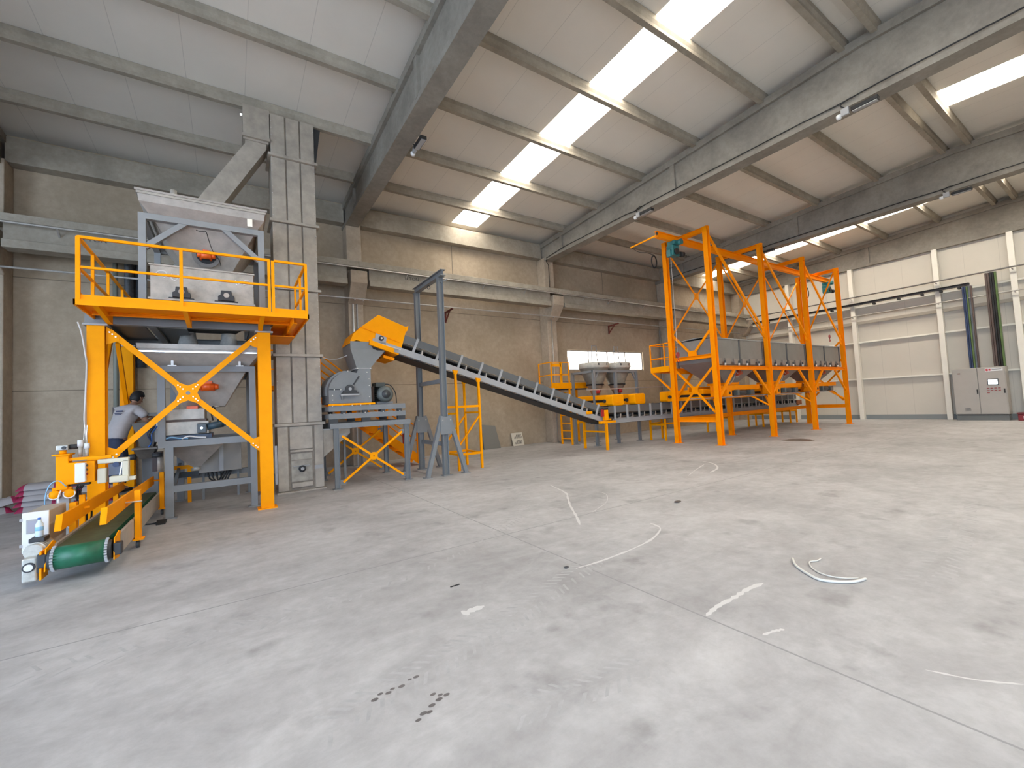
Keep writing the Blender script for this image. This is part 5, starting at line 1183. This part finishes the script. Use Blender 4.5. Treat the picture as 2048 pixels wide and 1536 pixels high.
# ------------------------------------------------------------------ two weigh hoppers over the conveyor
wf_ = thing('weigh_frame', 'grey tubular frame carrying the two round weigh hoppers by the window', 'steel frame', (11.85, 11.5, 0)); wf_.name = 'weigh_hopper_stand'; ORG_LOC['weigh_hopper_stand'] = Vector((11.85, 11.5, 0))
for x in (10.74, 11.83, 12.98):
    for y in (11.0, 12.1): B().bar((x, y, .012), (x, y, 2.60), .09, .09, up=(0,1,0)).o('leg', GRY, wf_); B().box(x-.1, x+.1, y-.1, y+.1, 0, .012).o('foot_plate', GRY, wf_)
for y in (11.0, 12.1): B().bar((10.70, y, 2.64), (13.02, y, 2.64), .08).o('top_rail', GRY, wf_)
for x in (10.74, 11.83, 12.98): B().bar((x, 11.0, 2.64), (x, 12.1, 2.64), .08).o('top_rail', GRY, wf_)
for x, s in ((10.74, 1), (12.98, -1)): B().bar((x, 11.0, 2.25), (x+s*.22, 11.0, 2.60), .06, .05, up=(0,1,0)).o('knee_brace', GRY, wf_)
B().bar((10.3, 10.93, 1.98), (15.2, 10.93, 2.03), .035).o('pipe_rail', GAL, wf_)
wh = thing('weigh_hopper', 'round dusty steel weigh hopper by the window, beside the ladder platform', 'hopper', (11.28, 11.5, 1.75), 'round weigh hoppers by the window')
WH = mat('dusty_hopper', (.25, .225, .185), .5, .3, .15, 6)
b = B(); b.lathe((11.28, 11.5, 0), [(.12, 1.78), (.30, 2.16), (.30, 2.2), (.30, 2.2), (.52, 2.74), (.54, 2.78), (.54, 2.98), (.001, 3.0)], 'z', 28); b.o('body', WH, wh)
b = B(); b.lathe((11.28, 11.5, 0), [(.305, 2.15), (.33, 2.155), (.33, 2.20), (.305, 2.205)], 'z', 24); b.o('rubber_joint', BLK, wh)
b = B(); b.lathe((11.28, 11.5, 0), [(.535, 2.78), (.56, 2.80), (.56, 2.97), (.535, 2.985)], 'z', 28); b.o('cloth_collar', mat('dusty_cloth', (.46, .43, .37), .8, 0, .15, 9, .4), wh)
for q in (-.28, .1): B().box(11.28+q-.015, 11.28+q+.015, 10.95, 10.975, 2.86, 2.94).o('latch', DRK, wh)
B().box(11.28+.15, 11.28+.45, 11.3, 11.7, 2.98, 3.02).o('lid', LGR, wh)
for x, y in ((11.0, 11.3), (11.28, 11.3)): B().bar((x, y, 2.98), (x+(.03 if x < 11.2 else -.03), y, 3.62), .022, up=(0,1,0)).o('lid_stay', GRY, wh)
B().bar((11.03, 11.3, 3.60), (11.25, 11.3, 3.60), .022).o('lid_stay', GRY, wh)
B().cyl((10.93, 11.12, 1.92), (11.06, 11.08, 1.92), .07, n=16).o('vibrator_motor', RED, wh); B().box(10.97, 11.03, 11.1, 11.3, 1.87, 1.97).o('vibrator_bracket', DRK, wh)
wh2 = dup(wh, (1.15, 0, 0), 'round dusty steel weigh hopper on the bin side of its twin')
def feeder(x, y0_, y1_, z, label, group='yellow belt feeders over the level conveyor'):
    t = thing('belt_feeder', label, 'feeder', (x, (y0_+y1_)/2, z), group)
    b = B(); prof = []
    w2, h2, r_ = .27, .19, .08
    for cx_, cz_, a0 in ((w2-r_, h2-r_, 0), (-w2+r_, h2-r_, 90), (-w2+r_, -h2+r_, 180), (w2-r_, -h2+r_, 270)):
        for k in range(4): a = R(a0+30*k); prof.append((x+cx_+r_*math.cos(a), z+cz_+r_*math.sin(a)))
    b.prism(prof, 'y', y0_, y0_+.32); b.o('end_hood', YEL, t, bevel=.02, seg=3)
    B().box(x-.24, x+.24, y0_+.3, y1_, z+.02, z+.19).o('side_frame', YEL, t, bevel=.02); B().box(x-.22, x+.22, y0_+.3, y1_, z-.18, z-.06).o('lower_frame', YEL, t)
    B().box(x-.20, x+.20, y0_+.25, y1_-.02, z-.06, z+.02).o('belt', BLK, t); B().cyl((x-.25, y0_+.42, z-.02), (x+.25, y0_+.42, z-.02), .06, n=14).o('drum', DRK, t)
    B().bar((x-.10, y0_-.008, z-.09), (x+.08, y0_-.008, z-.075), .006, .02, up=(0,1,0)).o('maker_plate', YEL_SHADE, t)
    return t
fd = feeder(10.95, 10.1, 11.85, 1.58, 'yellow belt feeder below the round hopper beside the ladder')
dup(fd, (1.15, .03, .005), 'yellow belt feeder below the second round hopper')
for dx_, lb_ in ((2.6, 'yellow belt feeder half hidden behind the first orange bin post'), (5.95, 'yellow belt feeder under the middle storage bin, behind the rear rail'), (9.3, 'yellow belt feeder under the last storage bin, behind the rear rail')): dup(fd, (dx_, 9.35-10.975, .03), lb_, rotz=math.pi)

# ladder platform by the hoppers
lp = thing('ladder_platform', 'small orange-yellow platform with handrail and ladder by the concrete column', 'platform', (10.4, 12.4, 0))
B().box(9.75, 11.65, 12.15, 12.95, 2.15, 2.19).o('deck_plate', YEL, lp); B().box(9.75, 11.65, 12.13, 12.15, 2.10, 2.32).o('toe_board', YEL, lp)
for x in (9.78, 10.24, 10.62): B().bar((x, 12.17, 2.19), (x, 12.17, 3.08), .045 if x != 10.24 else .09, .035, up=(0,1,0)).o('rail_post', YEL, lp)
for z in (3.08, 2.62): B().bar((9.78, 12.17, z), (10.64, 12.17, z), .035).o('handrail', YEL, lp); B().bar((9.78, 12.17, z), (9.78, 12.9, z), .035).o('handrail', YEL, lp)
B().bar((9.78, 12.17, 2.98), (10.24, 12.17, 2.98), .035, .12).o('handrail', YEL, lp); B().bar((9.78, 12.9, 2.19), (9.78, 12.9, 3.08), .04, up=(0,1,0)).o('rail_post', YEL, lp)
for x in (11.6,): B().bar((x, 12.9, 0), (x, 12.9, 2.15), .07, up=(0,1,0)).o('leg', YEL, lp)
for y in (12.16, 12.74): B().bar((10.60, y, 0), (10.60, y, 2.15), .06, .05, up=(0,1,0)).o('ladder_stile', YEL, lp)
for k in range(7): B().bar((10.60, 12.16, .22+.29*k), (10.60, 12.74, .22+.29*k), .035).o('rung', YEL, lp)
B().box(9.95, 11.6, 12.3, 12.36, 2.05, 2.10).o('support_beam', DRK, lp)

# ------------------------------------------------------------------ orange-yellow bin frame, three bays
bf = thing('bin_frame', 'tall orange-yellow steel frame of three bays around the storage bins', 'steel structure', (17.8, 8.4, 0)); bf.name = 'batching_structure'; ORG_LOC['batching_structure'] = Vector((17.8, 8.4, 0))
BX = [12.78, 16.12, 19.46, 22.80]; YF, YB = 7.65, 9.2; HT = 6.98
for x in BX:
    for y in (YF, YB):
        B().ibeam((x, y, .012), (x, y, HT), .15, .16, .012, .010, (1, 0, 0)).o('post', YEL_SHADE, bf); B().box(x-.13, x+.13, y-.13, y+.13, 0, .012).o('base_plate', YEL_SHADE, bf)
    B().ibeam((x, YF-.10, HT-.07), (x, YB+.10, HT-.07), .12, .14, .012, .01).o('cross_beam', YEL_SHADE, bf)
for y, zz in ((YF, 2.44), (YB, 2.44)):
    for xa, xb in zip(BX, BX[1:]): B().ibeam((xa+.1, y, zz), (xb-.1, y, zz), .12, .13, .012, .01).o('bin_rail', YEL_SHADE, bf)
for xa, xb in zip(BX, BX[1:]): B().ibeam((xa+.1, YB, .80), (xb-.1, YB, .80), .10, .14, .012, .01).o('lower_rail', YEL_SHADE, bf)
for x in (BX[0], BX[3]):
    B().ibeam((x, YF+.1, .80), (x, YB-.1, .80), .10, .15, .012, .01).o('lower_rail', YEL_SHADE, bf); B().ibeam((x, YF+.1, 2.84), (x, YB-.1, 2.84), .10, .13, .012, .01).o('end_rail', YEL_SHADE, bf)
    cy_ = (YF+YB)/2
    for (y, z) in ((YF+.12, 1.04), (YB-.12, 1.04), (YF+.12, 2.46), (YB-.12, 2.46)):
        d = Vector((0, y-cy_, z-1.78)).normalized(); B().bar((x, cy_+d.y*.08, 1.78+d.z*.08), (x, y, z), .07, .03, up=(1,0,0)).o('cross_brace', YEL_SHADE, bf)
    B().prism([(cy_+.12*math.cos(R(22.5+45*k)), 1.78+.12*math.sin(R(22.5+45*k))) for k in range(8)], 'x', x-.02, x+.02).o('centre_plate', YEL_SHADE, bf)
    B().bar((x, YF+.1, 3.66), (x, cy_-.1, 3.03), .075, .03, up=(1,0,0)).o('cross_brace', YEL_SHADE, bf); B().bar((x, YB-.1, 3.66), (x, cy_+.1, 3.03), .075, .03, up=(1,0,0)).o('cross_brace', YEL_SHADE, bf); B().box(x-.015, x+.015, cy_-.15, cy_+.15, 2.88, 3.08).o('gusset_plate', YEL_SHADE, bf)
for i, (xa, xb) in enumerate(zip(BX, BX[1:])):
    # knee braces below the bin rail
    for y in (YF, YB):
        B().bar((xa+.08, y, 1.50), (xa+1.05, y, 2.38), .08, .06, up=(0,1,0)).o('knee_brace', YEL_SHADE, bf); B().bar((xb-.08, y, 1.50), (xb-1.05, y, 2.38), .08, .06, up=(0,1,0)).o('knee_brace', YEL_SHADE, bf)
    # tall diagonals: one heavy in the front row, crossed light ones in the rear row
    B().bar((xa+.10, YF, 6.75), (xb-.12, YF, 3.72), .085, .05, up=(0,1,0)).o('heavy_diagonal', YEL_SHADE, bf)
    B().prism([(xb-.10, 3.5), (xb-.10, 3.95), (xb-.28, 3.80), (xb-.28, 3.62)], 'y', YF-.01, YF+.01).o('gusset_plate', YEL_SHADE, bf)
    c_ = ((xa+xb)/2, 5.25)
    for x, z in ((xa+.12, 6.7), (xb-.12, 3.75), (xa+.12, 3.75), (xb-.12, 6.7)):
        d = Vector((x-c_[0], 0, z-c_[1])).normalized(); B().bar((c_[0]+d.x*.08, YB, c_[1]+d.z*.08), (x, YB, z), .05, .03, up=(0,1,0)).o('light_diagonal', YEL_SHADE, bf)
    B().prism([(c_[0]+.13*math.cos(R(22.5+45*k)), c_[1]+.13*math.sin(R(22.5+45*k))) for k in range(8)], 'y', YB-.02, YB-.0).o('centre_plate', YEL_SHADE, bf)
    B().bar((xb-.05, YF+.08, 1.12), (xb-.62, YF+.55, 1.58), .07, .05).o('lower_stay', YEL_SHADE, bf)
    B().bar((xa+.05, YF+.08, 1.12), (xa+.62, YF+.55, 1.58), .07, .05).o('lower_stay', YEL_SHADE, bf)
B().bar((BX[3], YF+.1, 6.8), (BX[3], YB-.1, 3.9), .06, .03, up=(1,0,0)).o('light_diagonal', YEL_SHADE, bf)
mr = B().ibeam((11.28, 8.42, 6.74), (24.2, 8.42, 6.74), .13, .20, .014, .01).o('monorail_beam', YEL_SHADE, bf)
B().bar((11.30, 8.42, 6.70), (11.30, 9.45, 6.66), .04).o('cable_arm', YEL, bf); B().cyl((11.26, 8.36, 6.74), (11.26, 8.34, 6.74), .05, n=14).o('end_stop', DRK, bf)
# the inspection platform bracketed off the rear row
bp_ = thing('inspection_platform', 'small yellow railed walkway bracketed to the back of the first orange frame post', 'platform', (14, 9.75, 2.5))
B().box(12.78, 22.8, 9.34, 10.12, 2.50, 2.54).o('deck_plate', YEL_SHADE, bp_); B().box(12.76, 12.78, 9.34, 10.13, 2.48, 2.68).o('toe_board', YEL, bp_); B().box(12.78, 22.8, 10.10, 10.12, 2.48, 2.66).o('toe_board', YEL_SHADE, bp_)
rail(bp_, [(12.78, 9.34), (12.78, 10.11), (22.8, 10.11)], [(12.78, 10.11), (12.78, 9.52), (14.45, 10.11), (16.12, 10.11), (17.8, 10.11), (19.46, 10.11), (21.1, 10.11), (22.8, 10.11)], 2.54, 3.48, 2.98, YEL_SHADE, .035)
for x in (12.8, 16.12, 19.46, 22.8): B().bar((x, 10.08, 2.48), (x, 9.31, 1.80), .06, .05).o('bracket', YEL_SHADE, bp_)

# ------------------------------------------------------------------ storage bins, vibrators, cross feeders
BIN = mat('bin_sheet', (.235, .222, .205), .5, .1, .1, 2.5); RIBM = mat('bin_rib', (.10, .10, .10), .5); BRK = mat('bin_bracket', (.30, .26, .23), .5, .2, .1, 5)
sb = thing('storage_bin', 'grey storage bin in the first bay, next to the end with the platform', 'bin', (14.45, 8.42, 2.0), 'storage bins in the orange frame')
X0, X1 = 12.92, 15.98
b = B(); Y0_, Y1_ = 7.76, 9.08
b.frus((X0, X1, Y0_, Y1_), 2.66, (X0, X1, Y0_, Y1_), 3.42, (0, 0)).frus((14.05, 14.85, 8.15, 8.70), 1.96, (X0, X1, Y0_, Y1_), 2.66, (1, 0)); b.o('body', BIN, sb)
b = B()
n1, n2 = 14, 6; g = [[None]*(n2+1) for _ in range(n1+1)]
rnd = random.Random(5)
for i in range(n1+1):
    for j in range(n2+1):
        u, v = i/n1, j/n2; e = math.sin(math.pi*v)*.10*(.6+.4*abs(math.sin(math.pi*2*u)))
        g[i][j] = b.bm.verts.new((X0-.01+(X1-X0+.02)*u, Y0_-.015+(Y1_-Y0_+.03)*v, 3.435+e+rnd.uniform(-.008, .008)))
for i in range(n1):
    for j in range(n2): f = b.bm.faces.new((g[i][j], g[i+1][j], g[i+1][j+1], g[i][j+1])); f.smooth = True
b.o('canvas_cover', mat('grey_canvas', (.30, .30, .285), .7, 0, .1, 4), sb, solid=.02)
for x in (X0+.03, (X0+X1)/2-.02, X1-.03):
    for y in (Y0_, Y1_): B().box(x-.03, x+.03, y-.03, y+.03, 2.55, 3.42).o('rib', RIBM, sb)
B().box(X0, X1, Y0_-.03, Y0_, 3.40, 3.43).o('top_edge', LGR, sb)
for k in range(6):
    x = X0+.22+k*.51
    B().prism([(x-.17, 2.76), (x+.17, 2.76), (x+.13, 2.56), (x-.13, 2.56)], 'y', Y0_-.04, Y0_-.005).o('side_bracket', BRK, sb)
for x in (X0+.48, (X0+X1)/2-.22, (X0+X1)/2+.3, X1-.45):
    B().cyl((x, 7.69, 2.51), (x, 7.69, 2.60), .03, n=10).o('load_cell', ZNC, sb); B().cyl((x, 7.69, 2.60), (x, 7.69, 2.68), .02, n=8).o('load_bolt', DRK, sb)
B().box(14.0, 14.9, 8.1, 8.75, 1.90, 1.98).o('outlet_flange', YEL_SHADE, sb)
zv = 2.28
c0 = Vector((14.55, 7.93, zv))
b = B(); b.cyl(c0+Vector((0, .06, 0)), c0+Vector((0, .02, 0)), .15, n=20); b.o('mounting_disc', BRK, sb)
b = B(); b.cyl(c0+Vector((-.14, -.03, -.02)), c0+Vector((.14, -.03, .02)), .068, n=16); b.o('vibrator_motor', mat('red_orange', (.42, .06, .02), .45), sb); B().box(c0.x-.06, c0.x+.06, c0.y-.08, c0.y+.0, c0.z+.05, c0.z+.10).o('terminal_box', mat('red_orange', (.42, .06, .02), .45), sb)
B().tube(smooth([(14.25, 7.85, 2.46), (14.24, 7.84, 2.32), (14.1, 7.82, 2.12), (13.9, 7.80, 1.98), (13.7, 7.8, 1.90)]), .012, 6).o('vibrator_cable', LGR, sb); B().tube(smooth([(14.25, 7.86, 2.4), (14.32, 7.84, 2.3), (14.42, 7.85, 2.26)]), .012, 6).o('vibrator_cable', LGR, sb)
dup(sb, (3.34, 0, 0), 'grey storage bin in the middle bay of the orange frame'); dup(sb, (6.68, 0, 0), 'grey storage bin in the last bay, nearest the white panelled wall'.replace('nearest', 'beside'))
sf = thing('cross_feeder', 'yellow drawer feeder with dark gearmotor under the first storage bin', 'feeder', (14.45, 8.4, 1.75), 'drawer feeders under the storage bins')
B().box(13.0, 16.0, 7.98, 8.03, 1.72, 1.88).o('side_beam', YEL_SHADE, sf); B().box(13.0, 16.0, 8.80, 8.85, 1.72, 1.88).o('side_beam', YEL_SHADE, sf)
B().box(13.75, 14.05, 7.9, 9.0, 1.50, 1.74).o('feeder_case', YEL_SHADE, sf, bevel=.01); B().box(14.05, 15.2, 8.05, 8.8, 1.52, 1.68).o('feeder_pan', DRK, sf)
B().cyl((13.9, 7.885, 1.62), (13.9, 7.905, 1.62), .05, n=16).o('bearing', BLK, sf); B().lathe((14.75, 7.98, 1.62), [(.001, -.24), (.08, -.24), (.09, -.2), (.09, .2), (.07, .24), (.001, .24)], 'x', 18).o('gearmotor', DRK, sf)
B().box(14.4, 14.53, 7.9, 8.05, 1.52, 1.72).o('gearbox', MOT, sf, bevel=.015); B().box(15.35, 15.6, 7.95, 8.2, 1.52, 1.70).o('drive_box', MOT, sf, bevel=.01)
B().box(13.1, 13.45, 7.92, 8.1, 1.52, 1.70).o('drive_box', YEL_SHADE, sf, bevel=.01); B().box(12.95, 16.0, 8.0, 8.8, 1.475, 1.50).o('drip_tray', LGR, sf)
dup(sf, (3.34, 0, 0), 'yellow drawer feeder with dark gearmotor under the middle storage bin'); dup(sf, (6.68, 0, 0), 'yellow drawer feeder with dark gearmotor under the last storage bin')

# ------------------------------------------------------------------ chain hoists on the monorail
ho = thing('chain_hoist', 'teal chain hoist at the monorail end above the first storage bin, hook low', 'hoist', (12.05, 8.42, 6.3), 'teal chain hoists on the monorail')
b = B().box(11.93, 12.30, 8.30, 8.54, 6.15, 6.50); b.o('hoist_body', TEAL, ho, bevel=.03, seg=3); B().box(12.02, 12.32, 8.28, 8.56, 6.52, 6.66).o('trolley', TEAL, ho, bevel=.02); B().cyl((12.3, 8.2, 6.62), (12.3, 8.62, 6.62), .09, n=18).o('trolley_motor', TEAL, ho)
B().cyl((12.10, 8.24, 6.28), (12.10, 8.31, 6.28), .10, n=20).o('brake_cover', BLK, ho); B().cyl((12.36, 8.34, 6.24), (12.50, 8.30, 6.24), .085, n=18).o('motor_end', BLK, ho); B().box(12.28, 12.4, 8.3, 8.5, 6.18, 6.30).o('motor_neck', DRK, ho)
B().box(11.86, 11.95, 8.34, 8.5, 6.10, 6.34).o('side_cover', TEAL, ho, bevel=.02)
hx = 11.98
B().cyl((hx, 8.42, 3.02), (hx, 8.42, 6.2), .006, n=6).o('load_chain', GAL, ho)
hk = B().cyl((hx, 8.40, 2.93), (hx, 8.44, 2.93), .085, n=18).o('hook_block', mat('red_hook_block', (.36, .05, .05), .4), ho, bevel=.01)
B().tube(smooth([(hx, 8.42, 2.85), (hx+.01, 8.42, 2.79), (hx+.06, 8.42, 2.75), (hx+.03, 8.42, 2.70), (hx-.03, 8.42, 2.71), (hx-.05, 8.42, 2.76)]), .013, 8).o('hook', RED, hk)
h2 = ho.copy(); COL.objects.link(h2); h2.location = Vector(ho.location)+Vector((11.7, 0, 0)); h2['label'] = 'teal chain hoist at the far monorail end by the white wall, hook hanging high'
for ch in list(ho.children):
    c = ch.copy(); COL.objects.link(c); c.parent = h2
    if ch.name.startswith('load_chain'): c.scale = (1, 1, .66); c.location = (0, 0, -.0)
    for q in ch.children: d = q.copy(); COL.objects.link(d); d.parent = c
    if ch.name.startswith('hook_block'): c.location = (0, 0, 1.12)
    if ch.name.startswith('load_chain'): c.location = (0, 0, -.03)
for x, y, z, r_, lb in ((11.60, 8.78, 6.02, .15, 'coil of black hoist cable hanging beside the first teal hoist'), (22.95, 8.9, 6.2, .18, 'coil of black hoist cable hanging beside the far teal hoist')):
    b = B()
    for k in range(3): b.tube([(x+(r_*.75+.012*k)*math.cos(R(a)), y, z+(r_*1.25+.012*k)*math.sin(R(a))) for a in range(0, 361, 20)], .014, 6)
    tag(b.o('cable_coil', BLK), lb, 'cable', 'coils of hoist cable')
tag(B().tube(smooth([(11.3, 9.4, 6.65), (11.35, 9.2, 6.45), (11.45, 8.95, 6.35), (11.6, 8.78, 6.25)]), .010, 6).o('hoist_cable', BLK), 'thin black cable drooping from the monorail arm to the first coil', 'cable')
